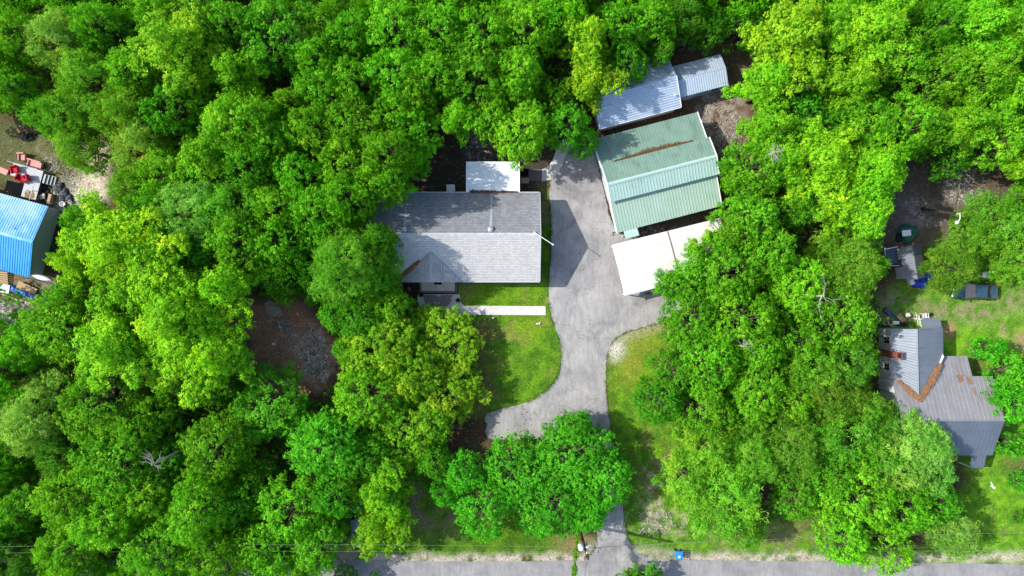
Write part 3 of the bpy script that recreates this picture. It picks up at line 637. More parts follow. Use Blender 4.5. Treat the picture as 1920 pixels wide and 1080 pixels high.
# --- green roofed shed with a raised centre aisle
t = thing("green_roofed_shed", (14.4, 11.73, 0), R(14.6), "big shed with ribbed green metal roof, raised centre aisle and white gable wall", "shed")
a, b_ = -5.2, 5.58
mb = MB(); mb.ribbed((a, 4.72, 2.5), (b_, 4.72, 2.5), (b_, 1.6, 3.35), (a, 1.6, 3.35), .30, .05, .03); mb.build("roof_panel", M_GREEN, t, label="north lean-to roof, darker green")
mb = MB(); mb.ribbed((a - .05, 1.78, 3.85), (b_ + .1, 1.78, 3.85), (b_ + .1, -.28, 4.6), (a - .05, -.28, 4.6), .30, .05, .03); mb.build("roof_panel", M_GREEN, t)
mb = MB(); mb.ribbed((a - .05, -1.98, 3.85), (b_ + .1, -1.98, 3.85), (b_ + .1, -.30, 4.6), (a - .05, -.30, 4.6), .30, .05, .03)
M_GREEN2 = simple("green_sheet_faded", (0.36, 0.50, 0.44), (0.30, 0.43, 0.375), 0.7, 0.4, 0.1, stain=(0.17, 0.30, 0.28), stain_at=(0.6, 0.8), stain_scale=0.7)
M_GREEN3 = simple("green_sheet_south", (0.31, 0.43, 0.345), (0.26, 0.375, 0.29), 0.7, 0.42, 0.1, stain=(0.34, 0.43, 0.37), stain_at=(0.52, 0.8), stain_scale=0.6, stain_stretch=(1.6, .5, 1))
mb.build("roof_panel", M_GREEN2, t, label="south slope of the raised aisle, faded mint")
mb = MB(); mb.ribbed((a, -5.03, 2.5), (b_, -5.03, 2.5), (b_, -1.8, 3.35), (a, -1.8, 3.35), .30, .05, .03); mb.build("roof_panel", M_GREEN3, t, label="south lean-to roof")
mb = MB(); mb.slab([(a - .05, -.46, 4.60), (b_ + .1, -.46, 4.60), (b_ + .1, -.29, 4.67), (a - .05, -.29, 4.67)], .02); mb.slab([(a - .05, -.29, 4.67), (b_ + .1, -.29, 4.67), (b_ + .1, -.12, 4.60), (a - .05, -.12, 4.60)], .02); mb.build("ridge_cap", M_GREEN2, t)
mb = MB(); mb.box(((a + b_) / 2, 1.62, 3.58), (b_ - a - .1, .05, .42)); mb.box(((a + b_) / 2, -1.82, 3.58), (b_ - a - .1, .05, .42)); mb.build("clerestory", M_GREYWALL, t)
for uu in (a + .35, b_ - .3):
    mb = MB(); mb.add([(uu - .05, -4.85, 0), (uu - .05, 4.55, 0), (uu - .05, 4.55, 2.45), (uu - .05, 1.65, 3.28), (uu - .05, 1.65, 3.75), (uu - .05, -.29, 4.5), (uu - .05, -1.85, 3.75), (uu - .05, -1.85, 3.28), (uu - .05, -4.85, 2.45)] +
           [(uu + .05, -4.85, 0), (uu + .05, 4.55, 0), (uu + .05, 4.55, 2.45), (uu + .05, 1.65, 3.28), (uu + .05, 1.65, 3.75), (uu + .05, -.29, 4.5), (uu + .05, -1.85, 3.75), (uu + .05, -1.85, 3.28), (uu + .05, -4.85, 2.45)],
           [tuple(range(9)), tuple(range(17, 8, -1))] + [((i + 1) % 9, i, i + 9, (i + 1) % 9 + 9) for i in range(9)])
    mb.build("gable_wall", M_WHITE, t)
mb = MB(); mb.box(((a + b_) / 2, 4.5, 1.2), (b_ - a - .8, .08, 2.4)); mb.build("side_wall", M_WHITE, t)
for (v0, v1) in ((-1.5, 1.3), (-4.4, -2.2), (2.1, 4.2)):
    mb = MB(); mb.box((a + .27, (v0 + v1) / 2, 1.15), (.06, v1 - v0, 2.3))
    for k in range(5): mb.box((a + .235, (v0 + v1) / 2, .35 + k * .44), (.03, v1 - v0 - .1, .05))
    mb.build("roller_door", M_GREYWALL, t)
for uu, w in ((a - .07, .10), (b_ + .06, .09)):
    mb = MB()
    for (p, q) in (((4.74, 2.52), (1.62, 3.37)), ((1.8, 3.87), (-.28, 4.62)), ((-.30, 4.62), (-2.0, 3.87)), ((-1.82, 3.37), (-5.05, 2.52))):
        off = 0.0 if p[0] in (4.74, -1.82) else (-.05 if uu < 0 else .1)
        mb.slab([(uu + off - w / 2, q[0], q[1] + .03), (uu + off + w / 2, q[0], q[1] + .03), (uu + off + w / 2, p[0], p[1] + .03), (uu + off - w / 2, p[0], p[1] + .03)], .16)
    mb.build("barge_trim", M_WHITE, t)
for uu in np.linspace(a + .9, b_ - .6, 5):
    mb = MB(); mb.box((uu, -4.8, 1.2), (.12, .12, 2.4)); mb.build("post", M_WHITE, t)
mb = MB(); mb.tube([(a - .35, -4.95, 2.38), (a - .1, -4.9, 2.42)], .03, 6); mb.lathe((a - .42, -4.9, 2.3), [(.07, 0), (.09, .1), (.03, .14)], 10); mb.lathe((a - .42, -5.1, 2.3), [(.07, 0), (.09, .1), (.03, .14)], 10); mb.build("flood_light", M_BLACK, t)
fr = loc_frame(14.4, 11.73, 14.6)
debris("leaf_debris", [fr(-3.9, 1.86, 3.30), fr(-1, 1.9, 3.31), fr(2.5, 1.88, 3.32), fr(4.2, 1.86, 3.3)], lambda s: .12 + .40 * math.sin(3.1 * min(1, s * 1.05)) * (0.4 + .8 * s), "orange brown leaves along the north step of the green roof", 5, 5200, ((.17, .09, .03), (.10, .06, .03), (.22, .13, .05), (.06, .05, .025)))
t = thing("connecting_canopy", (*fr(-3.85, -5.3)[:2], 0), R(14.6), "narrow mint green canopy bridging the green roof and the white shed roof", "canopy")
mb = MB(); mb.ribbed((-.72, -.52, 2.66), (.68, -.52, 2.66), (.68, .42, 2.44), (-.72, .42, 2.44), .3, .05, .03); mb.build("roof_panel", M_GREEN2, t)
for sx in (-.6, .55): mb = MB(); mb.box((sx, -.1, 1.2), (.08, .08, 2.4)); mb.build("post", M_WHITE, t)

# --- silver shed and its annex
t = thing("silver_shed", (12.8, 20.27, 0), R(15), "silver ribbed metal shed north of the green roof, partly under trees", "shed")
mb = MB(); mb.ribbed((-4.9, -3.1, 2.6), (-4.9, -.2, 3.8), (3.5, -.2, 3.8), (3.5, -3.1, 2.6), .235, .10, .06); mb.build("roof_panel", M_GALV, t)
mb = MB(); mb.ribbed((-4.9, 2.62, 2.6), (-4.9, -.18, 3.8), (3.5, -.18, 3.8), (3.5, 2.62, 2.6), .235, .10, .06); mb.build("roof_panel", simple("galvanised_old", (0.40, 0.45, 0.51), (0.31, 0.355, 0.41), 1.2, 0.5, .3, stain=(.10, .12, .14), stain_at=(.5, .7), stain_scale=1.2, stain_stretch=(1, 3, 1)), t, label="north slope, dirty grey")
mb = MB(); mb.prism([(-4.7, -2.9), (3.3, -2.9), (3.3, 2.4), (-4.7, 2.4)], 0, 2.45); gable_end(mb, -4.6, -2.9, 2.4, -.2, 2.452, 3.65); gable_end(mb, 3.2, -2.9, 2.4, -.2, 2.452, 3.65); mb.build("wall", M_GREYWALL, t)
mb = MB(); mb.slab([(-4.97, -3.1, 2.68), (-4.91, -3.1, 2.68), (-4.91, -.2, 3.88), (-4.97, -.2, 3.88)], .15); mb.slab([(3.51, -3.1, 2.68), (3.57, -3.1, 2.68), (3.57, -.2, 3.88), (3.51, -.2, 3.88)], .15)
mb.box((-.7, -3.13, 2.62), (8.4, .05, .14)); mb.build("barge_trim", M_WHITE, t)
mb = MB(); mb.lathe((3.05, -1.9, 3.1), [(.06, 0), (.06, .3), (.1, .32), (.1, .38)], 10); mb.build("vent_pipe", M_WHITE, t)
t = thing("silver_annex", (*loc_frame(12.8, 20.27, 15)(6.4, -.5)[:2], 0), R(14.5), "smaller low silver metal building with a gable roof, east of the silver shed", "shed")
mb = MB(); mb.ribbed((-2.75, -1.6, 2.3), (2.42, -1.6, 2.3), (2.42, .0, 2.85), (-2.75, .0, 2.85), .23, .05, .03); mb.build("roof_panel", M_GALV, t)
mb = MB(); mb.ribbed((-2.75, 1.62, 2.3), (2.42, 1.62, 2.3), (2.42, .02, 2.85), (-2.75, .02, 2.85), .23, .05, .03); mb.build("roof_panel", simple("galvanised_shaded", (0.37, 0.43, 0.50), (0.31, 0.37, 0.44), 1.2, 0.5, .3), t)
mb = MB(); mb.prism([(-2.6, -1.5), (2.32, -1.5), (2.32, 1.5), (-2.6, 1.5)], 0, 2.22); gable_end(mb, 2.2, -1.5, 1.5, .01, 2.222, 2.76)
mb.build("wall", simple("blue_grey_metal_wall", (0.36, 0.46, 0.57), (0.30, 0.39, 0.49), 1, .5), t)
mb = MB(); mb.box((1.3, -1.54, 1.4), (.7, .05, .6)); mb.build("window", M_GLASS, t)
mb = MB(); mb.box((-1.3, -1.54, 1.0), (.85, .05, 2.0)); mb.build("door", M_GREYWALL, t)

# --- white open-sided carport
t = thing("white_carport", (15.55, 3.22, 0), R(14), "open sided carport with ribbed white metal roof and rusty seam", "carport")
M_W2 = simple("white_sheet_rusty", (0.54, 0.515, 0.48), (0.48, 0.45, 0.42), 0.6, 0.5, 0.0, stain=(0.33, 0.14, 0.07), stain_at=(0.60, 0.76), stain_scale=1.0, stain_stretch=(0.5, 5, 1))
def arch(u0, u1, mat, nm, lab, dz=0):
    vs = [-2.88, -1.6, -.2, 1.2, 2.42]; zs = [2.45, 2.72, 2.80, 2.74, 2.52]
    mb = MB()
    for i in range(4): mb.ribbed((u0, vs[i], zs[i] + dz), (u0, vs[i + 1], zs[i + 1] + dz), (u1, vs[i + 1], zs[i + 1] + dz), (u1, vs[i], zs[i] + dz), .235, .05, .016)
    mb.build(nm, mat, t, label=lab)
arch(-5.0, -1.0, M_WSHEET, "roof_panel", "clean white end of the roof")
arch(-1.0, .64, M_W2, "roof_panel", "rust streaked middle of the roof")
arch(.66, 6.2, M_W2, "roof_panel", "lower rear roof with rust streaks", -.07)
mb = MB()
for i in range(4):
    vs = [-2.88, -1.6, -.2, 1.2, 2.42]; zs = [2.45, 2.72, 2.80, 2.74, 2.52]
    mb.tube([(.65, vs[i], zs[i] + .05), (.65, vs[i + 1], zs[i + 1] + .05)], .035, 6)
mb.build("seam_bar", simple("rusty_bar", (.36, .28, .22), (.25, .14, .08), 4, .8), t)
for uu in (-4.8, -2.2, .6, 3.4, 6.0):
    for vv in (-2.75, 2.3): mb = MB(); mb.box((uu, vv, 1.22), (.1, .1, 2.44)); mb.build("post", M_WHITE, t)
mb = MB(); mb.slab([(-5.05, -2.9, 2.5), (-4.99, -2.9, 2.5), (-4.99, -.2, 2.85), (-5.05, -.2, 2.85)], .12); mb.slab([(-5.05, -.2, 2.85), (-4.99, -.2, 2.85), (-4.99, 2.43, 2.56), (-5.05, 2.43, 2.56)], .12); mb.build("barge_trim", M_WHITE, t)
# trailer half hidden under the carport's south eave
fw = loc_frame(15.55, 3.22, 14); o_ = fw(-2.6, -2.9)
t = thing("utility_trailer", (o_[0], o_[1], 0), R(14), "low grey trailer poking out from under the south eave of the white carport", "trailer")
mb = MB(); mb.box((0, .3, .5), (2.2, 1.1, .08)); mb.box((0, -.27, .66), (2.2, .05, .25)); mb.box((0, .87, .66), (2.2, .05, .25)); mb.tube([(-1.1, .0, .5), (-1.9, .3, .5), (-1.1, .6, .5)], .035, 6); mb.build("frame", M_STEEL, t)
for sy in (-.38, .98):
    mb = MB(); mb.tube([(0.2, sy - .08, .3), (.2, sy + .08, .3)], .3, 16); mb.build("wheel", M_BLACK, t)

# --- blue roofed house on the left edge
BA = -15.2; t = thing("blue_roofed_house", (-51.6667, 5.0, 0), R(BA), "house with bright blue ribbed metal roof and grey gable wall at the left edge", "house")
M_BLUE2 = simple("blue_sheet_pale", (0.13, 0.40, 0.70), (0.06, 0.30, 0.66), 0.6, 0.35, 0.0, spec=.7, stain=(.36, .56, .74), stain_at=(.36, .60), stain_scale=.35)
mb = MB(); mb.ribbed((-7, 4.42, 2.5), (3.95, 4.42, 2.5), (4.36, .74, 4.0), (-7, .74, 4.0), .26, .05, .035); mb.build("roof_panel", M_BLUE2, t, label="north slope, paler blue")
mb = MB(); mb.ribbed((-7, -3.02, 2.5), (4.02, -3.02, 2.5), (4.36, .72, 4.0), (-7, .72, 4.0), .26, .05, .035); mb.build("roof_panel", M_BLUE, t, label="south slope, deeper blue")
mb = MB(); mb.prism([(-7, -2.78), (3.62, -2.78), (3.62, 4.2), (-7, 4.2)], 0, 2.42); gable_end(mb, 3.56, -2.78, 4.2, .73, 2.422, 3.85); mb.build("wall", M_GREYWALL, t)
mb = MB(); mb.slab([(-7, .58, 4.01), (4.38, .58, 4.01), (4.38, .73, 4.08), (-7, .73, 4.08)], .02); mb.slab([(-7, .73, 4.08), (4.38, .73, 4.08), (4.38, .88, 4.01), (-7, .88, 4.01)], .02); mb.build("ridge_cap", M_BLUE2, t)
mb = MB(); mb.lathe((2.2, 1.5, 3.55), [(.05, 0), (.05, .3)], 8); mb.build("vent_pipe", M_BLACK, t)

# --- deck behind the blue roofed house
t = thing("deck", (-51.6667, 5.0, 0), R(BA), "weathered grey board deck with a step flight beside the blue roofed house", "deck")
mb = MB()
for i in range(22): mb.box((-.2, 4.62 + i * .142, .76 + random.uniform(-.003, .003)), (3.2, .132, .05)) if i > 12 else mb.box((.62, 4.62 + i * .142, .76 + random.uniform(-.003, .003)), (1.56, .132, .05))
mb.build("floor", M_DECK, t)
for k in range(4):
    mb = MB(); mb.box((1.58 + k * .26, 6.95, .64 - k * .16), (.22, .95, .05)); mb.build("step", M_DECK, t)
mb = MB(); mb.box((1.98, 6.47, .3), (1.1, .05, .12)); mb.box((1.98, 7.43, .3), (1.1, .05, .12))
for uu in (-1.7, 1.3):
    for vv in (4.7, 7.5): mb.box((uu, vv, .36), (.12, .12, .72))
mb.build("frame", M_WOOD, t)
mb = MB(); mb.box((-.2, 7.72, 1.7), (3.2, .04, .06)); mb.box((1.42, 5.5, 1.7), (.06, 1.9, .06))
for uu in (-1.7, -.7, .3, 1.35): mb.box((uu, 7.72, 1.25), (.05, .05, .95))
for vv in (4.6, 5.5, 6.4): mb.box((1.42, vv, 1.25), (.05, .05, .95))
mb.build("railing", M_DECK, t)
fb = loc_frame(-51.6667, 5.0, BA)
mb = MB(); c = fb(-1.05, 5.25); mb.box((c[0], c[1], .74), (1.9, 1.15, .04), R(BA)); tag(mb.build("opening_sheet", M_DARK), "dark sheet for the shaded opening at the deck corner against the blue roof eave", "mat")  # near-black sheet colours in the shade of the gap in the boards
def sofa(name, u, v, w, d, mat, label, cat, ang=0, z=.79):
    c = fb(u, v); t = thing(name, (c[0], c[1], z), R(BA + ang), label, cat)
    mb = MB(); mb.box((0, 0, .3), (w, d, .22)); mb.build("seat", mat, t, bevel=.05)
    mb = MB(); mb.box((0, d / 2 - .06, .55), (w, .16, .5)); mb.build("backrest", mat, t, bevel=.05)
    for sx in (-1, 1): mb = MB(); mb.box((sx * (w / 2 - .05), -.05, .42), (.13, d, .3)); mb.build("armrest", mat, t, bevel=.04)
    mb = MB()
    for sx in (-1, 1):
        for sy in (-1, 1): mb.box((sx * (w / 2 - .08), sy * (d / 2 - .08), .1), (.05, .05, .2))
    mb.build("leg_frame", M_BLACK, t); return t
sofa("outdoor_chair", -1.25, 7.1, .72, .7, M_RED, "single red cushioned chair on the deck, nearer its left corner", "chair", 25)
sofa("outdoor_chair", -.45, 6.35, .66, .66, M_RED, "left one of two touching red chairs in the middle of the deck", "chair", 70)
sofa("outdoor_chair", .12, 6.52, .66, .66, M_RED, "right one of two touching red chairs in the middle of the deck", "chair", -60)
sofa("old_sofa", .15, 8.2, 1.5, .7, M_PINK, "faded pink sofa behind the north edge of the deck", "sofa", 0, 0.02)
sofa("armchair", -1.35, 8.55, .75, .75, M_PINK, "faded pink armchair next to the pink sofa behind the deck", "chair", 15, 0.02)
c = fb(-2.75, 6.6); tag(MB().box((c[0], c[1], .55), (1.0, .6, .1), R(BA - 8)).build("cushion", M_PINK, bevel=.04), "loose faded pink cushion left of the deck", "cushion")
debris("leaf_debris", [fb(.2, 4.85, .8), fb(1.1, 5.0, .8)], .42, "yellow brown leaves on the deck boards beside the blue eave", 9, 500, ((.45, .30, .10), (.32, .2, .08), (.5, .38, .18)))
# rubbish bags, bins and tarps east of the deck
r_ = random.Random(3)
def bag(c, s, mat, name, label, cat, flat=.7):
    mb = MB(); n = 14; rings = 7; vs = []; fs = []; ph = [r_.uniform(0, 6) for _ in range(4)]
    for i in range(rings):
        th = math.pi / 2 * i / (rings - 1)
        for k in range(n):
            a = 6.283 * k / n; rr = s * math.cos(th) * (1 + .16 * math.sin(3 * a + ph[0]) + .1 * math.sin(5 * a + ph[1] + th * 3)) + .01
            vs.append((c[0] + rr * math.cos(a), c[1] + rr * math.sin(a), c[2] + s * flat * math.sin(th) * (1 + .12 * math.sin(4 * a + ph[2]))))
    for i in range(rings - 1):
        for k in range(n): fs.append((i * n + k, i * n + (k + 1) % n, (i + 1) * n + (k + 1) % n, (i + 1) * n + k))
    mb.add(vs, fs, True); o = mb.build(name, mat); return tag(o, label, cat, "dark rubbish bags and heaps by the deck" if name == "rubbish_bag" else None)
for (px, py, s, lb) in [(82, 352, .42, "black rubbish bag just below the deck steps"), (90, 361, .4, "second black bag between deck railing and grey heap"), (80, 363, .34, "small black bag against the deck side"), (112, 352, .55, "biggest dark grey bag right of the deck steps"),
                        (122, 362, .5, "dark bag in the middle of the pile right of the deck"), (131, 372, .42, "dark bag at the far right of the pile beside the sand"), (117, 373, .36, "small dark bag at the lower side of the pile"), (88, 375, .35, "black bag touching the blue roof eave")]:
    q = P(px, py); bag((q.x, q.y, 0), s, M_BLACK if px < 100 else simple("faded_black_sheet", (.05, .055, .065), (.03, .033, .04), 5, .6), "rubbish_bag", lb, "bag")
q = P(80, 371); t = thing("garden_statue_heap", (q.x, q.y, 0), 0, "pale heap of rags and plastic among the black bags by the deck", "heap")
for k in range(6):
    mb = MB(); mb.box((r_.uniform(-.4, .5), r_.uniform(-.25, .25), .3 + r_.uniform(0, .15)), (r_.uniform(.2, .4), r_.uniform(.15, .3), .1), r_.uniform(0, 3)); mb.build("rag", simple("rag_cloth", (.42, .38, .33), (.3, .27, .24), 5, .9), t)
q = P(98, 374); tag(MB().box((q.x, q.y, .25), (.35, 1.1, .5), R(-12)).build("wooden_crate", M_WOOD), "narrow wooden crate at the corner of the blue roof", "crate")
for (px, py, s, lb) in [(120, 383, .28, "larger white bucket near the blue roof corner"), (134, 379, .18, "small white tub near the blue roof corner")]:
    q = P(px, py); mb = MB(); mb.lathe((q.x, q.y, 0), [(s * .8, 0), (s, .32), (s * .9, .33), (s * .75, .1)], 16); tag(mb.build("bucket", M_WHITE), lb, "bucket")
# burnt scrap pile
q0_ = P(52, 248); rng = np.random.default_rng(77); n = 420
ang = rng.uniform(0, 6.28, n); rr = np.sqrt(rng.random(n)) * 1.1
pos = np.stack([q0_.x + rr * np.cos(ang), q0_.y + rr * np.sin(ang) * .9, (1.15 - rr) * .45 * rng.random(n) + .05], 1)
v, f = quads(pos, rng.uniform(.06, .2, n), np.array([0, 0, 1.4]), rng, .45); cl = np.ones((n, 4)); top = (pos[:, 1] > q0_.y - .1)
cl[:, :3] = np.where((top & (rng.random(n) < .8))[:, None], np.array([[.42, .26, .15]]), np.array([[.03, .03, .035]])) * rng.uniform(.6, 1.3, (n, 1))
me = np_mesh("scrap_pile", v, f, M_CHIP, {"col": ('FLOAT_COLOR', 'FACE', cl)}); o = bpy.data.objects.new("scrap_pile", me); COL.objects.link(o); tag(o, "heap of tan and burnt black scraps in the grass above the deck", "scrap pile")
# things south of the blue roofed house
q = P(50, 541, .35); mb = MB(); mb.box((q.x, q.y, .35), (2.1, .82, .04), R(-25)); tag(mb.build("plywood_sheet", M_WOOD), "tan plywood sheet on the grass south of the blue roof", "plywood sheet")
def hull(name, c, L, W, Hh, ang, mat, label, cat, z0=0.0):
    mb = MB(); vs = []; fs = []; ns = 15; npf = 9
    for i in range(ns):
        s = -1 + 2 * i / (ns - 1); w = W / 2 * (1 - abs(s) ** 2.6) + .015; hh = Hh * (1 - .45 * abs(s) ** 3)
        for k in range(npf):
            a = math.pi * k / (npf - 1); vs.append((s * L / 2, w * math.cos(a), z0 + hh * math.sin(a) * .9 + .02))
    for i in range(ns - 1):
        for k in range(npf - 1): fs.append((i * npf + k, i * npf + k + 1, (i + 1) * npf + k + 1, (i + 1) * npf + k))
        fs.append(((i + 1) * npf, (i + 1) * npf + npf - 1, i * npf + npf - 1, i * npf))
    fs.append(tuple(range(npf))); fs.append(tuple(reversed(range((ns - 1) * npf, ns * npf))))
    rot = Matrix.Rotation(ang, 3, 'Z'); mb.add([rot @ Vector(v) + Vector((c.x, c.y, 0)) for v in vs], fs, True); return tag(mb.build(name, mat), label, cat)
q = P(50, 553.5, .5); rot = -23
t = thing("tarp_covered_rack", (q.x, q.y, 0), R(-22), "long low rack under a creased blue tarp south of the blue roof", "covered rack")
mb = MB(); nn = 16; vs = []; fs = []
for i in range(nn):
    for k in range(6):
        u = -2.0 + 4.0 * i / (nn - 1); v = -.42 + .84 * k / 5; z = .55 + .05 * math.sin(i * 1.7 + k) - (.45 if k in (0, 5) else 0) - (.1 if i in (0, nn - 1) else 0); vs.append((u, v + .03 * math.sin(i * 2.3), z))
for i in range(nn - 1):
    for k in range(5): fs.append((i * 6 + k, (i + 1) * 6 + k, (i + 1) * 6 + k + 1, i * 6 + k + 1))
mb.add(vs, fs); mb.build("tarp", simple("blue_tarp_creased", (.012, .12, .42), (.01, .08, .34), 3, .45, stain=(.30, .45, .62), stain_at=(.62, .70), stain_scale=.8, stain_stretch=(.5, 2, 1)), t)
mb = MB(); mb.box((0, 0, .25), (3.7, .6, .3)); mb.build("rack", M_WOOD, t)
q = P(38, 562); mb = MB(); mb.box((q.x - .4, q.y + .05, .1), (3.0, .16, .08), R(-20)); tag(mb.build("plank", M_WOOD), "long pale plank lying below the blue tarp rack", "plank")
q = P(55, 567.5); mb = MB(); mb.box((q.x, q.y, .1), (2.0, .12, .06), R(-16)); tag(mb.build("plank", simple("grey_plank", (.5, .48, .45), (.4, .38, .35), 3, .9)), "shorter grey plank beside the long one below the blue tarp rack", "plank")
hull("kayak", P(80, 521), 2.1, .5, .32, R(-14), M_WHITE, "white upturned kayak against the south east corner of the blue roofed house", "kayak")
tag(MB().box((P(84, 529).x, P(84, 529).y, .12), (3.9, .1, .22), R(-13)).build("timber", simple("blue_timber", (.03, .09, .17), (.02, .05, .1), 4, .8)), "long dark blue timber lying between the kayak and the pallets", "timber")
def pallet(px, py, ang, mat, label, n=7, L=1.25, W=1.1, z=.02):
    q = P(px, py, .2); t = thing("pallet", (q.x, q.y, z), R(ang), label, "pallet", "pallets by the blue roofed house")
    mb = MB()
    for i in range(n): mb.box((-L / 2 + (i + .5) * L / n, 0, .13), (L / n * .68, W, .022))
    mb.build("deck_boards", mat, t); mb = MB()
    for y in (-W / 2 + .06, 0, W / 2 - .06): mb.box((0, y, .06), (L, .09, .1))
    mb.build("stringers", M_DARK, t)
pallet(110, 543, 75, M_WHITE, "white slatted pallet, left one of the two at the wood edge", 6)
pallet(124, 549, 80, simple("mint_slats", (.52, .62, .55), (.42, .52, .46), 3, .8), "pale mint pallet, half under leaves right of the white one", 5, 1.2, .7)
q = P(2, 545, .5); mb = MB()
for k in range(6): mb.box((q.x, q.y + .8 + k * .22, .3 + k * .02), (1.2, .16, .05), R(-8))
tag(mb.build("board_stack", M_WOOD), "stack of tan boards at the left edge under the blue eave", "board stack")
q = P(6, 539, .6); tag(MB().box((q.x, q.y - .1, .3), (1.3, .9, .6), R(-10)).build("freezer", simple("pale_mint", (.5, .6, .55), (.42, .52, .48), 3, .5), bevel=.04), "pale mint chest freezer at the left edge below the blue roof", "freezer")

# --- silver farmhouse on the right
t = thing("farmhouse", (43.9, -8.9, 0), 0, "silver metal roofed farmhouse with grey rear roof and brick chimney at right", "house")
M_G1 = simple("silver_sheet", (0.20, 0.225, 0.255), (0.165, 0.19, 0.22), 0.7, 0.45, .35, stain=(.12, .14, .17), stain_at=(.5, .8), stain_stretch=(.4, 3, 1))
M_G2 = simple("silver_sheet_dull", (0.20, 0.225, 0.255), (0.165, 0.185, 0.215), 0.8, 0.5, .35, stain=(.13, .15, .18), stain_at=(.5, .75), stain_stretch=(.4, 3, 1))
M_G3 = simple("weathered_sheet", (0.25, 0.245, 0.25), (0.20, 0.195, 0.205), 0.7, 0.6, .2, stain=(.17, .145, .13), stain_at=(.5, .75), stain_scale=.9, stain_stretch=(2, .35, 1))
M_G4 = simple("blue_grey_sheet", (0.135, 0.16, 0.20), (0.105, 0.125, 0.16), 0.6, 0.5, .3)
zr, ze = 4.1, 3.0
NWp = (37.88, -4.12, ze); rN = (39.9, -4.06, zr); ap = (40.05, -10.85, zr); NEp = (43.09, -3.9, ze); SEp = (43.12, -6.85, ze); SWp = (38.3, -9.3, ze)
mb = MB(); mb.ribbed((37.9, -9.4, ze), NWp, (rN[0], rN[1], zr), (ap[0], ap[1], zr), .3, .06, .03); mb.build("roof_panel", M_G1, t, True, "west slope, bright silver")
mb = MB(); mb.ribbed(SEp, NEp, (rN[0] + .01, rN[1], zr), (ap[0] + .01, ap[1], zr), .3, .06, .03); mb.build("roof_panel", M_G2, t, True, "east slope, dull grey")
mb = MB(); mb.tube([(rN[0], rN[1] + .02, zr + .02), (ap[0], ap[1], zr + .02)], .07, 6); mb.build("ridge_cap", M_G1, t, True)
RZ, RY = 4.95, -12.9
e3 = 3.15; yk = -8.8; sl = (RZ - e3) / (yk - RY); z2 = RZ - sl * 1.0 * (-6.87 - RY)
def nz(y): return RZ - sl * (y - RY) if y < yk else e3 - (e3 - 2.3) * (y - yk) / (-6.87 - yk)
mb = MB(); mb.ribbed((37.9, yk, nz(yk) - .0), (47.95, yk, nz(yk)), (47.95, RY, RZ), (37.9, RY, RZ), .42, .05, .014); mb.build("roof_panel", M_G3, t, True, "north slope of the rear wing, weathered")
mb = MB(); mb.ribbed((40.9, -6.87, 2.3), (45.95, -6.87, 2.3), (45.95, yk + .01, e3 - .01), (40.9, yk + .01, e3 - .01), .42, .05, .014); mb.build("roof_panel", M_G3, t, True, "low lean-to in the corner")
mb = MB(); mb.ribbed((38.0, -16.7, e3), (47.95, -16.7, e3), (47.95, RY - .01, RZ), (38.0, RY - .01, RZ), .42, .05, .014); mb.build("roof_panel", M_G4, t, True, "south slope, dark blue grey")
mb = MB(); mb.tube([(37.95, RY, RZ + .03), (47.95, RY, RZ + .03)], .08, 6); mb.build("ridge_cap", M_G3, t, True)
MW = simple("pale_siding", (0.50, 0.56, 0.56), (0.44, 0.50, 0.50), .6, .7)
mb = MB(); mb.prism([(38.2, -10.5), (42.8, -10.5), (42.8, -4.2), (38.2, -4.2)], 0, 2.9)
mb.add([(38.2, -4.26, 2.902), (42.8, -4.26, 2.902), (39.9, -4.26, 3.98), (38.2, -4.2, 2.902), (42.8, -4.2, 2.902), (39.9, -4.2, 3.98)], [(0, 1, 2), (5, 4, 3), (0, 3, 4, 1), (1, 4, 5, 2), (2, 5, 3, 0)])
mb.build("wall", MW, t, True)
mb = MB(); mb.prism([(38.3, -16.4), (47.6, -16.4), (47.6, -9.2), (42.9, -9.2), (42.9, -10.6), (38.3, -10.6)], 0, 3.0)
mb.prism([(42.85, -9.15), (45.7, -9.15), (45.7, -7.1), (42.85, -7.1)], 0, 2.2); mb.build("rear_wall", MW, t, True)
for xx in (47.5,):
    mb = MB(); mb.add([(xx, -16.3, 3.002), (xx, -9.3, 3.002), (xx, RY, RZ - .15), (xx + .06, -16.3, 3.002), (xx + .06, -9.3, 3.002), (xx + .06, RY, RZ - .15)], [(0, 1, 2), (5, 4, 3), (0, 3, 4, 1), (1, 4, 5, 2), (2, 5, 3, 0)]); mb.build("gable", MW, t, True)
for (yy) in (-5.3, -8.0):
    mb = MB(); mb.box((38.17, yy, 1.75), (.06, .85, 1.15)); w = mb.build("window", M_WHITE, t, True)
    for zz in (1.5, 2.0):
        mb = MB()
        for dy in (-.18, .18): mb.box((38.13, yy + dy, zz), (.04, .31, .42))
        g = mb.build("pane", M_GLASS, w); M0 = Matrix.Translation(t.location).inverted()
        g.data.transform(M0)
mb = MB(); mb.box((37.98, -6.62, 2.15), (.5, .62, 4.3)); mb.box((37.98, -6.62, 4.35), (.6, .72, .14)); ch = mb.build("chimney", M_BRICK, t, True)
mb = MB(); mb.box((37.98, -6.62, 4.42), (.36, .46, .06)); g = mb.build("flue", M_BLACK, ch); g.data.transform(Matrix.Translation(t.location).inverted())
mb = MB(); mb.tube([(37.86, -9.3, 2.95), (37.86, -9.35, 1.6), (37.9, -9.9, .4)], .05, 6); mb.build("downpipe", M_WHITE, t, True)
mb = MB(); mb.slab([(43.0, -6.6, 3.12), (43.14, -6.86, 3.12), (42.66, -7.62, 3.30), (42.54, -7.5, 3.30)], .04); mb.build("valley_flashing", M_WHITE, t, True)
z_ = 2.2; a_ = P(1820, 853, z_); b2 = P(1847, 879, z_)
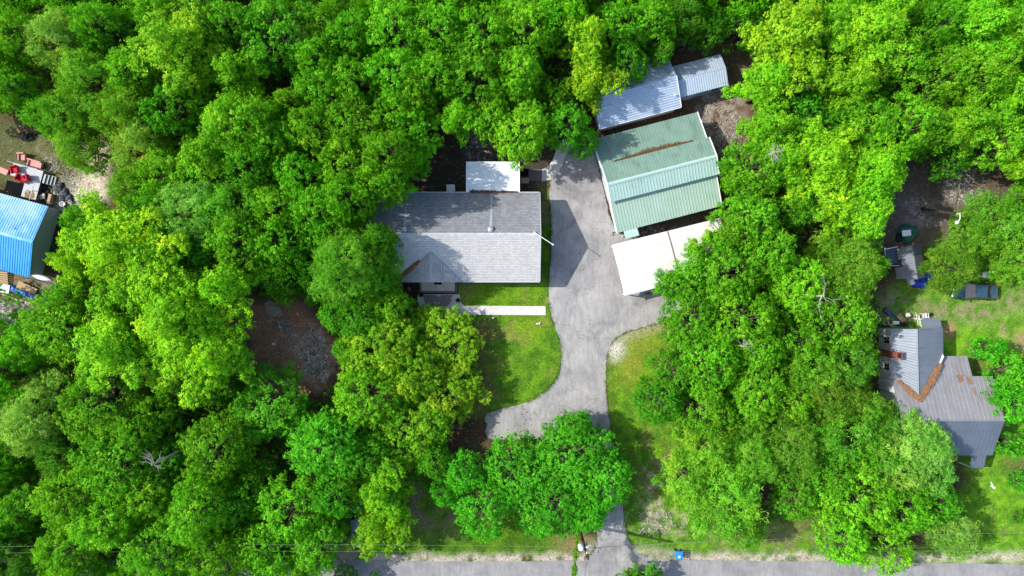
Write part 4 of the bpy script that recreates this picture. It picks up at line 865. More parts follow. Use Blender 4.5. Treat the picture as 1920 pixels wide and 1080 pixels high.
mb = MB(); mb.ribbed((a_.x, b2.y, 2.0), (b2.x, b2.y, 2.0), (b2.x, -16.3, 2.6), (a_.x, -16.3, 2.6), .3, .05, .03); mb.build("porch_roof", M_G4, t, True)
for xx in (a_.x + .1, b2.x - .1): mb = MB(); mb.box((xx, b2.y + .15, 1.0), (.1, .1, 2.0)); mb.build("porch_post", M_WHITE, t, True)
a_ = P(1729, 597, 1.6); b2 = P(1763, 613, 1.6)
mb = MB(); mb.slab([(a_.x, -4.19, 1.9), (b2.x, -4.19, 1.9), (b2.x, a_.y, 1.6), (a_.x, a_.y, 1.6)], .05); mb.slab([(43.0, -4.19, 1.9), (b2.x + .02, -4.19, 1.9), (b2.x + .02, a_.y, 1.6), (43.0, a_.y, 1.6)], .05) if False else None
mb.build("rear_canopy", M_G2, t, True)
for xx in (a_.x + .1, b2.x - .1): mb = MB(); mb.box((xx, a_.y - .1, .78), (.08, .08, 1.56)); mb.build("canopy_post", M_WHITE, t, True)
oc = ((.30, .16, .08), (.25, .13, .06), (.36, .21, .11), (.18, .09, .05))
sw_ = P(1681, 713, 3.35); apx = P(1723, 750, 3.9)
debris("leaf_debris", [(sw_.x, sw_.y, 3.55), (apx.x - .15, apx.y + .1, 4.25)], lambda s: .22 + .1 * s, "orange leaf heap in the left valley of the silver farmhouse roof", 21, 2600, oc, .10, (.03, .06))
debris("leaf_debris", [(apx.x - .2, apx.y, 4.25), tuple(P(1742, 722, 3.75)), tuple(P(1763, 682, 3.3))], lambda s: .40 * (1 - abs(s - .45)) + .08, "broad orange leaf heap in the right valley of the silver farmhouse roof", 22, 3800, oc, .12, (.03, .06))
for (px, py, w, n, lb, sd) in [(1802, 710, .32, 260, "left orange leaf patch on the grey rear roof", 23), (1818, 714, .28, 220, "right orange leaf patch on the grey rear roof", 24), (1822, 733, .18, 70, "smallest orange leaf patch on the grey rear roof", 25)]:
    q = P(px, py, 3.5); zz = nz(q.y); debris("leaf_debris", [(q.x - .05, q.y + .35, nz(q.y + .35) + .03), (q.x + .05, q.y - .35, nz(q.y - .35) + .03)], w, lb, sd, n, oc, .04, (.03, .06))

# ladder, chairs and junk along the farmhouse north wall
def ladder(px0, py0, z0, px1, py1, z1, w, label):
    a, b = P(px0, py0, z0), P(px1, py1, z1); d = (b - a); u = d.cross(Vector((0, 0, 1))).normalized() * w / 2
    t = thing("ladder", (a.x, a.y, 0), 0, label, "ladder")
    for s in (-1, 1): mb = MB(); mb.tube([a + u * s, b + u * s], .035, 6); mb.build("rail", M_WHITE, t, True)
    n = 7
    for k in range(n): p = a + d * (k + .5) / n; mb = MB(); mb.tube([p - u, p + u], .028, 6); mb.build("rung", M_WHITE, t, True)
ladder(1720, 588, .03, 1725, 611, 2.0, .42, "white ladder leaning on the farmhouse north wall beside the canopy")
def lawn_chair(px, py, ang, label, z=0):
    q = P(px, py, .4); t = thing("garden_chair", (q.x, q.y, z), R(ang), label, "chair")
    mb = MB(); mb.box((0, 0, .42), (.46, .46, .035)); mb.build("seat", M_WHITE, t, bevel=.01)
    mb = MB(); mb.box((0, .25, .86), (.46, .03, .07)); mb.box((0, .235, .55), (.46, .03, .05))
    for k in range(5): mb.box((-.18 + k * .09, .24, .7), (.045, .025, .3))
    mb.build("backrest", M_WHITE, t)
    for sx in (-1, 1):
        mb = MB(); mb.box((sx * .26, .0, .63), (.06, .5, .03)); mb.box((sx * .26, -.2, .53), (.04, .04, .2)); mb.build("armrest", M_WHITE, t)
        for sy in (-1, 1): mb = MB(); mb.tube([(sx * .21, sy * .2, .42), (sx * .27, sy * .27, 0)], .024, 6); mb.build("leg", M_WHITE, t)
lawn_chair(1846, 515.5, -100, "white plastic chair alone on the grass beside the teal car")
lawn_chair(1734, 592, 5, "white chair against the farmhouse wall next to the ladder")
q = P(1703, 591, .3); mb = MB(); mb.lathe((q.x, q.y, 0), [(.05, 0), (.2, .08), (.29, .3), (.2, .5), (.05, .58)], 18); tag(mb.build("ball", simple("pale_ball", (.52, .50, .42), (.42, .4, .34), 3, .6)), "round pale ball on the grass left of the ladder", "ball")
q = P(1689, 596, .3); mb = MB(); mb.box((q.x, q.y, .35), (.9, .5, .06), R(-45)); mb.box((q.x + .1, q.y - .1, .2), (.3, .3, .3), R(-45)); tag(mb.build("board", M_WOOD), "tan board lying slanted among the junk behind the farmhouse", "board")
q = P(1681, 605, .5); mb = MB(); mb.box((q.x, q.y, .45), (.62, .34, .04)); mb.box((q.x, q.y, .22), (.5, .26, .42)); tag(mb.build("white_cabinet", M_WHITE, bevel=.01), "small white cabinet against the farmhouse north wall", "cabinet")
q = P(1670, 604, .3)
mb = MB()
for k in range(20):
    a0 = 6.283 * k / 20; a1 = 6.283 * (k + 1) / 20; mb.tube([(q.x + .24 * math.cos(a0), q.y + .3 * math.sin(a0), .35), (q.x + .24 * math.cos(a1), q.y + .3 * math.sin(a1), .35)], .045, 6, False)
tag(mb.build("hoop", simple("tan_rim", (.38, .27, .22), (.28, .2, .16), 4, .8)), "oval tan hoop among the junk behind the farmhouse", "hoop")
q = P(1660, 605, .3); mb = MB()
for (dx, dy, w, d) in ((0, .17, .5, .04), (0, -.17, .4, .04), (-.24, 0, .04, .34), (.24, 0, .04, .34)): mb.box((q.x + dx, q.y + dy, .4), (w, d, .06))
tag(mb.build("frame", simple("tan_rim2", (.42, .36, .24), (.3, .26, .18), 4, .8)), "empty tan rectangular frame at the left end of the junk row", "frame")
q = P(1674, 594, .3); mb = MB(); 
for (dx, dy, w, d) in ((0, .2, .42, .05), (0, -.2, .42, .05), (-.2, 0, .05, .4), (.2, 0, .05, .4)): mb.box(Vector((q.x, q.y, .3)) + Matrix.Rotation(R(40), 3, 'Z') @ Vector((dx, dy, 0)), (w, d, .25), R(40))
mb.box((q.x, q.y, .2), (.4, .4, .04), R(40)); tag(mb.build("green_crate", simple("teal_plastic", (.03, .2, .13), (.02, .14, .09), 4, .6)), "green open crate turned diagonally in the junk row", "crate")
for (px, py, w, d, a, lb) in [(1666, 586, 1.1, .45, -45, "dark blue tarp roll above the green crate"), (1648, 608, .5, .3, 0, "small dark bin at the house corner"), (1690, 608, 1.2, .35, 0, "black flat thing under the white cabinet edge"), (1663, 609, .9, .25, 4, "black flat box at the foot of the west junk"), (1743, 590, .5, .3, 20, "dark planter trough beside the second white chair")]:
    q = P(px, py, .2); mb = MB(); mb.box((q.x, q.y, .16), (w, d, .3), R(a)); mb.box((q.x, q.y, .325), (w * .86, d * .8, .03), R(a)); tag(mb.build("storage_bin", M_BLACK if px != 1666 else simple("slate_tarp", (.05, .08, .11), (.03, .05, .07), 4, .6), bevel=.02), lb, "bin")

# --- small shed with tarps in the right yard
fr = loc_frame(41.78, 2.67, 9)
t = thing("garden_shed", (*fr(-1.05, .1)[:2], 0), R(9), "small shed with grey ribbed gable roof in the right yard", "shed")
M_SG = simple("grey_sheet", (0.13, 0.14, 0.155), (0.105, 0.115, 0.13), 1, .55, .2); M_SG2 = simple("dark_grey_sheet", (0.075, 0.08, 0.088), (0.06, 0.064, 0.07), 1, .6)
mb = MB(); mb.ribbed((-1.04, -1.7, 1.9), (-1.04, 1.7, 1.9), (-.14, 1.7, 2.5), (-.14, -1.7, 2.5), .26, .09, .035); mb.build("roof_panel", M_SG, t, label="west slope, ribbed grey")
mb = MB(); mb.ribbed((1.06, -1.68, 1.9), (1.06, 1.7, 1.9), (-.12, 1.7, 2.5), (-.12, -1.7, 2.5), .26, .05, .02); mb.build("roof_panel", M_SG2, t, label="east slope, darker")
mb = MB(); mb.prism([(-.92, -1.55), (.92, -1.55), (.92, 1.55), (-.92, 1.55)], 0, 1.85)
for vv in (-1.5, 1.5): mb.add([(-.92, vv - .04, 1.852), (.92, vv - .04, 1.852), (-.13, vv - .04, 2.42), (-.92, vv + .04, 1.852), (.92, vv + .04, 1.852), (-.13, vv + .04, 2.42)], [(0, 1, 2), (5, 4, 3), (0, 3, 4, 1), (1, 4, 5, 2), (2, 5, 3, 0)])
mb.build("wall", M_GREYWALL, t)
mb = MB(); mb.box((-.96, .1, .9), (.05, .8, 1.75)); mb.build("door", M_SG, t)
o_ = fr(-2.5, 1.1); t = thing("lean_to_frame", (o_[0], o_[1], 0), R(9), "dark lean-to platform with white poles on the left of the small shed", "lean-to")
mb = MB(); mb.slab([(-.75, -.9, 1.1), (.35, -.9, 1.1), (.35, .75, 1.25), (-.75, .75, 1.25)], .04); mb.build("top", simple("slate_sheet", (.05, .08, .11), (.03, .05, .07), 3, .5), t)
for (p, q) in (((-.85, .9, 1.3), (-.9, -.0, 1.2)), ((-.85, .75, 1.3), (.5, .8, 1.3)), ((-.6, -1.0, 1.2), (.45, -1.15, 1.1))): mb = MB(); mb.tube([p, q], .035, 6); mb.build("pole", M_WHITE, t)
for sx, sy in ((-.7, -.8), (.3, -.8), (-.7, .7), (.3, .7)): mb = MB(); mb.box((sx, sy, .55), (.06, .06, 1.1)); mb.build("leg", M_STEEL, t)
q = P(1699, 440)
bag((q.x + .1, q.y + .15, 0), 1.0, M_TARPG, "tarped_heap", "dark green tarp heap with a white panel on it above the small shed", "tarp heap", .75)
q2 = P(1698, 437, .9); tag(MB().box((q2.x + .1, q2.y, .88), (.9, .6, .08), R(6)).build("fibre_board", M_WHITE), "white panel lying on the green tarp heap", "panel")
q = P(1686, 446); bag((q.x, q.y, 0), .45, M_BLACK, "rubbish_sack", "black sack at the left foot of the green tarp heap", "bag")
q = P(1722, 527); bag((q.x, q.y, 0), .85, M_TARPB, "tarped_heap", "bright blue tarp heap at the south end of the small shed", "tarp heap", .6)
q = P(1738, 515); bag((q.x, q.y, 0), .65, M_TARPB, "tarped_heap", "smaller blue tarp heap at the east side of the small shed", "tarp heap", .8)
q = P(1709, 529, .4); tag(MB().box((q.x, q.y, .3), (.45, .55, .6), R(20)).build("white_drum_box", M_WHITE, bevel=.05), "white box between the small shed and the blue tarp", "box")
q = P(1748, 502, .7); mb = MB(); mb.lathe((q.x, q.y, 0), [(.2, 0), (.26, .4), (.24, .75), (.05, .8)], 16); tag(mb.build("barrel", simple("cream_barrel", (.5, .45, .33), (.42, .38, .28), 3, .6)), "cream barrel right of the small shed", "barrel")

# --- cars
def car(loc, rz, paint, label, sc=1.0):
    t = thing("parked_car", loc, rz, label, "car"); Lc, Wc = 4.55, 1.68
    def section(x, half, z0, z1, n=9):
        return [(x, half * math.cos(a) * (1 - .0), z0 + (z1 - z0) * max(0, math.sin(a)) ** .55) for a in np.linspace(0, math.pi, n)]
    prof = [(-2.27, .60, .55), (-2.2, .72, .68), (-1.9, .79, .82), (-1.3, .83, .93), (-.7, .84, .98), (0, .84, .99), (.9, .84, .99), (1.5, .82, 1.0), (2.0, .77, .97), (2.2, .70, .88), (2.27, .62, .6)]
    mb = MB(); vs = []; fs = []; n = 11
    for (x, h, z1) in prof: vs += section(x, h, .28, z1, n)
    for i in range(len(prof) - 1):
        for k in range(n - 1): fs.append((i * n + k, (i + 1) * n + k, (i + 1) * n + k + 1, i * n + k + 1))
        fs.append((i * n + n - 1, (i + 1) * n + n - 1, (i + 1) * n, i * n))
    fs.append(tuple(range(n))); fs.append(tuple(reversed(range((len(prof) - 1) * n, len(prof) * n))))
    mb.add(vs, fs, True); mb.build("body", paint, t)
    # greenhouse glass then roof
    gx = [(-1.05, .74, .96), (-.35, .62, 1.36), (.75, .62, 1.38), (1.45, .72, .98)]
    mb = MB(); vs = []
    for (x, h, z) in gx: vs += [(x, -h, z), (x, h, z)]
    base = [(-1.05, -.76, .94), (-1.05, .76, .94), (1.45, -.76, .94), (1.45, .76, .94)]
    mb.add([(-1.1, -.77, .93), (-1.1, .77, .93), (1.5, -.76, .93), (1.5, .76, .93), (-.38, -.60, 1.37), (-.38, .60, 1.37), (.78, -.60, 1.38), (.78, .60, 1.38)],
           [(0, 4, 5, 1), (2, 3, 7, 6), (0, 2, 6, 4), (1, 5, 7, 3), (4, 6, 7, 5)]); mb.build("windows", M_GLASS, t)
    mb = MB(); mb.box((.2, 0, 1.395), (1.2, 1.24, .05)); mb.build("roof", paint, t, bevel=.02)
    for sy in (-1, 1):
        mb = MB(); mb.tube([(-1.1, sy * .77, .95), (-.38, sy * .61, 1.385)], .035, 6); mb.tube([(.78, sy * .61, 1.39), (1.5, sy * .76, .96)], .04, 6); mb.build("pillar", paint, t)
        mb = MB(); mb.box((-.95, sy * .93, .98), (.12, .2, .13)); mb.build("side_mirror", paint, t, bevel=.02)
        mb = MB(); mb.box((-2.22, sy * .52, .66), (.1, .34, .14)); mb.build("headlight", M_WHITE, t, bevel=.02)
        mb = MB(); mb.box((2.25, sy * .52, .72), (.03, .36, .12)); mb.build("tail_light", M_RED, t, bevel=.02)
        for xx in (-1.4, 1.35):
            mb = MB(); mb.tube([(xx, sy * .66, .32), (xx, sy * .86, .32)], .32, 20); w = mb.build("wheel", M_BLACK, t)
            mb = MB(); mb.tube([(xx, sy * .80, .32), (xx, sy * .875, .32)], .19, 14); mb.build("rim", M_STEEL, w)
    t.scale = (sc, sc, sc); return t
def paintm(name, c): return simple(name, c, tuple(x * .9 for x in c), 1, .28, .2, coat=.7, spec=.6)
q = P(1829, 545.5, .8); car((q.x, q.y, 0), R(-2), paintm("teal_paint", (.03, .075, .10)), "teal sedan half under the thin tree in the right yard", 1.03)
q = P(672, 984, .8); car((q.x, q.y, 0), R(100), paintm("grey_paint", (.12, .14, .17)), "dark grey car almost hidden under trees beside the dirt lane")

# --- leaning pole with a yard light
b0 = P(1728, 391); t0 = Vector((P(1793, 402, 6.2).x, P(1793, 402, 6.2).y, 6.2))
t = thing("yard_light_pole", (b0.x, b0.y, 0), 0, "dark leaning wooden pole with a white yard light in the dirt yard", "light pole")
mb = MB(); mb.tube([b0 + Vector((0, 0, -.1)), b0.lerp(t0, .5), t0], [.17, .14, .1], 10); mb.build("pole", M_POLE, t, True)
l0 = P(1800, 400, 6.3); l1 = P(1800, 410, 6.4); l2 = P(1796, 417, 6.2)
mb = MB(); mb.tube([t0, l0, l1, l2], .035, 7); mb.build("arm", M_WHITE, t, True)
mb = MB(); mb.lathe((l2.x, l2.y, 5.98), [(.15, 0), (.2, .08), (.12, .2), (.07, .3)], 14); mb.build("lamp_head", M_WHITE, t, True)
q = P(1731.5, 383, .4); mb = MB(); mb.tube([(q.x, q.y - .2, 0), (q.x, q.y, .75)], .09, 8); mb.box((q.x, q.y + .05, .78), (.2, .25, .2)); tag(mb.build("meter_post", simple("tan_post", (.4, .36, .27), (.3, .27, .2), 4, .8)), "short tan post just above the foot of the leaning yard light pole", "post")
mb = MB(); a_, b2 = P(1793, 345, .1), P(1790, 405, .1)
mb.tube([a_, P(1796, 365, .16), P(1791, 382, .12), b2], [.05, .06, .05, .03], 6, True); tag(mb.build("fallen_branch", M_BARK), "thin pale branch lying above the yard light", "branch")

# --- roadside utility pole, wires, vine, bin
ub = Vector((6.86, -24.5, 0)); ut = Vector((6.95, -24.75, 9.2))
t = thing("utility_pole", (ub.x, ub.y, 0), 0, "wooden utility pole with grey transformer beside the driveway mouth", "utility pole")
mb = MB(); mb.tube([ub + Vector((0, 0, -.2)), ut], [.19, .12], 12); mb.build("pole", M_POLE, t, True)
mb = MB(); mb.lathe((6.48, -24.42, 6.7), [(.2, 0), (.25, .08), (.25, .8), (.2, .92), (.08, .98)], 18); tr_ = mb.build("transformer", M_WHITE, t, True)
mb = MB(); mb.box((6.95, -24.35, 8.0), (.12, 1.5, .12)); mb.build("crossarm", M_POLE, t, True)
for (dx, dy, zz) in ((.0, .3, 8.1), (0, -.25, 8.1), (.28, .1, 7.6), (.48, .2, 7.4), (.12, .55, 7.7), (.36, -.1, 7.3)):
    mb = MB(); mb.lathe((6.95 + dx, -24.35 + dy, zz), [(.05, 0), (.09, .05), (.05, .1), (.09, .15), (.04, .22)], 10); mb.tube([(6.95, -24.35 + dy * .5, zz), (6.95 + dx, -24.35 + dy, zz)], .02, 5); mb.build("insulator", M_WHITE, t, True)
def wire(p0, p1, sag, r, mat, label, n=24):
    p0, p1 = Vector(p0), Vector(p1); pts = []
    for i in range(n + 1): s = i / n; pts.append(p0.lerp(p1, s) - Vector((0, 0, sag * 4 * s * (1 - s))))
    mb = MB(); mb.tube(pts, r, 5); return tag(mb.build("power_line", mat), label, "cable", "overhead wires along the road")
MWI = simple("aluminium_wire", (.30, .32, .25), (.25, .26, .2), 3, .5, .3); MWD = simple("dark_cable", (.05, .05, .055), (.04, .04, .04), 3, .6)
wire((6.95, -24.1, 8.1), (62, -22.6, 8.1), .9, .009, MWI, "northernmost pale wire running right from the utility pole")
wire((6.95, -24.75, 8.1), (62, -24.2, 8.1), .9, .008, MWI, "middle pale wire running right from the utility pole")
wire((6.95, -25.0, 7.7), (62, -24.8, 7.7), .8, .008, MWI, "southernmost pale wire running right from the utility pole")
wire((6.95, -24.3, 7.9), (14.5, -23.9, 7.4), .1, .02, MWD, "short dark cable from the utility pole across the driveway mouth")
wire((6.95, -24.1, 8.1), (-62, -24.3, 8.1), 1.0, .008, MWI, "northern pale wire running left from the utility pole")
wire((6.95, -24.75, 8.1), (-62, -24.9, 8.1), 1.0, .007, MWI, "southern pale wire running left from the utility pole")
wire((6.95, -24.9, 8.6), (5.9, -34, 7.6), .3, .018, MWD, "dark service cable crossing the road southwards from the utility pole")
# vine hanging on the guy wire
g0, g1 = P(1083, 1000, 5.0), P(1074, 1100, 7.0)
mb = MB(); mb.tube([g0, g1], .015, 5); t = thing("vine_covered_wire", (g0.x, g0.y, 0), 0, "bright green vine hanging along a wire over the road left of the pole", "vine"); mb.build("wire", MWD, t, True)
rng = np.random.default_rng(4); n = 2600; s = rng.random(n) ** .8; A0 = np.array(g0); B0 = np.array(g1)
pos = A0 + (B0 - A0) * s[:, None] + rng.normal(0, 1, (n, 3)) * np.array([.16, .1, .25]) * (.6 + .5 * np.sin(s * 20)[:, None])
v, f = quads(pos, rng.uniform(.04, .09, n), np.array([0, 0, 1.0]), rng)
cm = np_mesh("foliage", v, f, M_LEAF, {"tint": ('FLOAT', 'FACE', np.clip(rng.normal(.5, .18, n), 0, 1)), "young": ('FLOAT', 'FACE', rng.uniform(0, .6, n))})
co = bpy.data.objects.new("foliage", cm); COL.objects.link(co); co.parent = t; co.location = -Vector(t.location); co.color = (.10, .30, .01, 1)
# blue wheeled bin
q = P(1273, 1041.5, .9); t = thing("wheeled_bin", (q.x, q.y, 0), R(-4), "blue wheeled recycling bin standing at the road edge", "bin")
MB_ = simple("blue_plastic", (.015, .22, .62), (.012, .18, .55), 3, .4)
mb = MB(); mb.add([(-.25, -.28, .06), (.25, -.28, .06), (.25, .28, .06), (-.25, .28, .06), (-.33, -.38, .98), (.33, -.38, .98), (.33, .36, .98), (-.33, .36, .98)], [(3, 2, 1, 0), (4, 5, 6, 7), (0, 1, 5, 4), (1, 2, 6, 5), (2, 3, 7, 6), (3, 0, 4, 7)]); mb.build("body", MB_, t, bevel=.02)
mb = MB(); mb.box((0, 0, 1.01), (.72, .80, .06)); mb.box((0, -.05, 1.05), (.5, .5, .04)); ld = mb.build("lid", MB_, t, bevel=.02)
mb = MB(); mb.box((0, -.12, 1.073), (.22, .16, .004)); mb.box((0, .0, 1.073), (.22, .05, .004)); mb.build("emblem", M_WHITE, ld)
mb = MB(); mb.tube([(-.3, .42, .95), (.3, .42, .95)], .025, 6); mb.build("handle", MB_, t)
for sx in (-.28, .28): mb = MB(); mb.tube([(sx - .03, .3, .13), (sx + .03, .3, .13)], .13, 14); mb.build("wheel", M_BLACK, t)
# logs, stumps, odds and ends
b0 = P(1275, 96); b1 = Vector((P(1287, 70, 3.0).x, P(1287, 70, 3.0).y, 3.0))
mb = MB(); mb.tube([b0, b0.lerp(b1, .5), b1, b1 + Vector((.15, .3, .6))], [.42, .34, .25, .05], 12)
t = thing("broken_tree", (b0.x, b0.y, 0), 0, "tall broken pale tree trunk north of the silver annex", "tree trunk"); mb.build("stem", M_BARK, t, True)
mb = MB(); m_ = b0.lerp(b1, .55); mb.lathe((m_.x - .05, m_.y - .28, m_.z - .2), [(.14, 0), (.14, .25)], 10); mb.build("hollow", M_DARK, t, True)
b0 = P(1403, 187, .2); mb = MB(); mb.tube([b0, b0 + Vector((.35, .55, .9))], [.35, .3], 12); tag(mb.build("tree_stump", M_BARK), "grey cut stump leaning east of the silver annex", "stump")
for (px, py, dx, dy, lb) in [(1742+127, 720+192, .28, -.2, None)]:
    q = P(1862, 913, .05); mb = MB(); mb.box((q.x, q.y, .05), (.55, .2, .05), R(-35)); mb.box((q.x - .15, q.y + .35, .05), (.35, .12, .04), R(-60)); tag(mb.build("broken_board", M_WHITE), "broken white board on the lawn south of the farmhouse", "board")
for (px, py, lb) in [(1012, 606.5, "white garden spotlight on the front lawn near the driveway"), (925, 596, "white marker stone in the lawn just below the straight path")]:
    q = P(px, py); mb = MB(); mb.lathe((q.x, q.y, 0), [(.1, 0), (.12, .12), (.03, .2)], 10); mb.box((q.x - .3, q.y - .03, .05), (.14, .14, .1)) if px == 1012 else None; tag(mb.build("garden_light" if px == 1012 else "marker_stone", M_WHITE), lb, "garden light" if px == 1012 else "stone")
for (px, py, h, lb) in [(859, 563, .55, "dark potted plant on the apron right of the brick fan"), (790, 553, .4, "dark pot at the left end of the apron")]:
    q = P(px, py, .3); t = thing("potted_plant", (q.x, q.y, .05), 0, lb, "potted plant"); mb = MB(); mb.lathe((0, 0, 0), [(.13, 0), (.2, .3), (.17, .3)], 14); mb.build("pot", M_BLACK, t)
    n = 160; rg = np.random.default_rng(px); d = unit(rg.normal(size=(n, 3)) + np.array([0, 0, .8])); v, f = quads(d * rg.uniform(.1, .26, (n, 1)) + np.array([0, 0, .38]), rg.uniform(.03, .07, n), np.array([0, 0, 1.]), rg)
    cm = np_mesh("foliage", v, f, M_LEAF, {"tint": ('FLOAT', 'FACE', np.clip(rg.normal(.4, .18, n), 0, 1)), "young": ('FLOAT', 'FACE', np.zeros(n))}); co = bpy.data.objects.new("foliage", cm); COL.objects.link(co); co.parent = t; co.color = (.03, .08, .02, 1)
# golden leaved shrub against the north wall
# exposed dead snags standing in the wood
def snag(px, py, h, label, seed, n=9, L=1.2):
    rg = random.Random(seed); h *= .84; q = P(px, py, h); t = thing("dead_treetop", (q.x, q.y, 0), 0, label, "dead tree", "bare dead treetops in the wood")
    MS = simple("bleached_wood", (.36, .33, .29), (.24, .22, .19), 5, .9); mb = MB(); mb.tube([(0, 0, 0), (0, 0, h - .6), (0, 0, h)], [.16, .09, .05], 7); mb.build("trunk", MS, t)
    mb = MB()
    for k in range(n):
        a = rg.choice((rg.uniform(0, 6.28), rg.gauss(seed, .7))); l = L * rg.uniform(.35, 1.0); z = h - rg.uniform(0, .6); p0 = Vector((0, 0, z - .1)); p1 = p0 + Vector((math.cos(a) * l * .5, math.sin(a) * l * .5, .12)); p2 = p0 + Vector((math.cos(a + .25) * l, math.sin(a + .25) * l, .2))
        mb.tube([p0, p1, p2], [.03, .02, .008], 5, False)
        for s in (-1, 1): e = p1 + Vector((math.cos(a + s * .8) * l * .35, math.sin(a + s * .8) * l * .35, .1)); mb.tube([p1, e], [.014, .006], 4, False)
    mb.build("branches", MS, t)
snag(1452, 285, 12.4, "starburst of white dead twigs on the crowns east of the green roof", 1, 15, 1.15)
snag(284, 872, 13.0, "bare white forked twigs in the lower left wood", 2, 8, 1.6)
snag(1545, 555, 12.8, "long bleached limb left of the small grey shed", 4, 7, 2.4)
snag(1395, 650, 9.5, "reddish grey dead limbs over the brown gap in the right centre wood", 8, 8, 2.0)
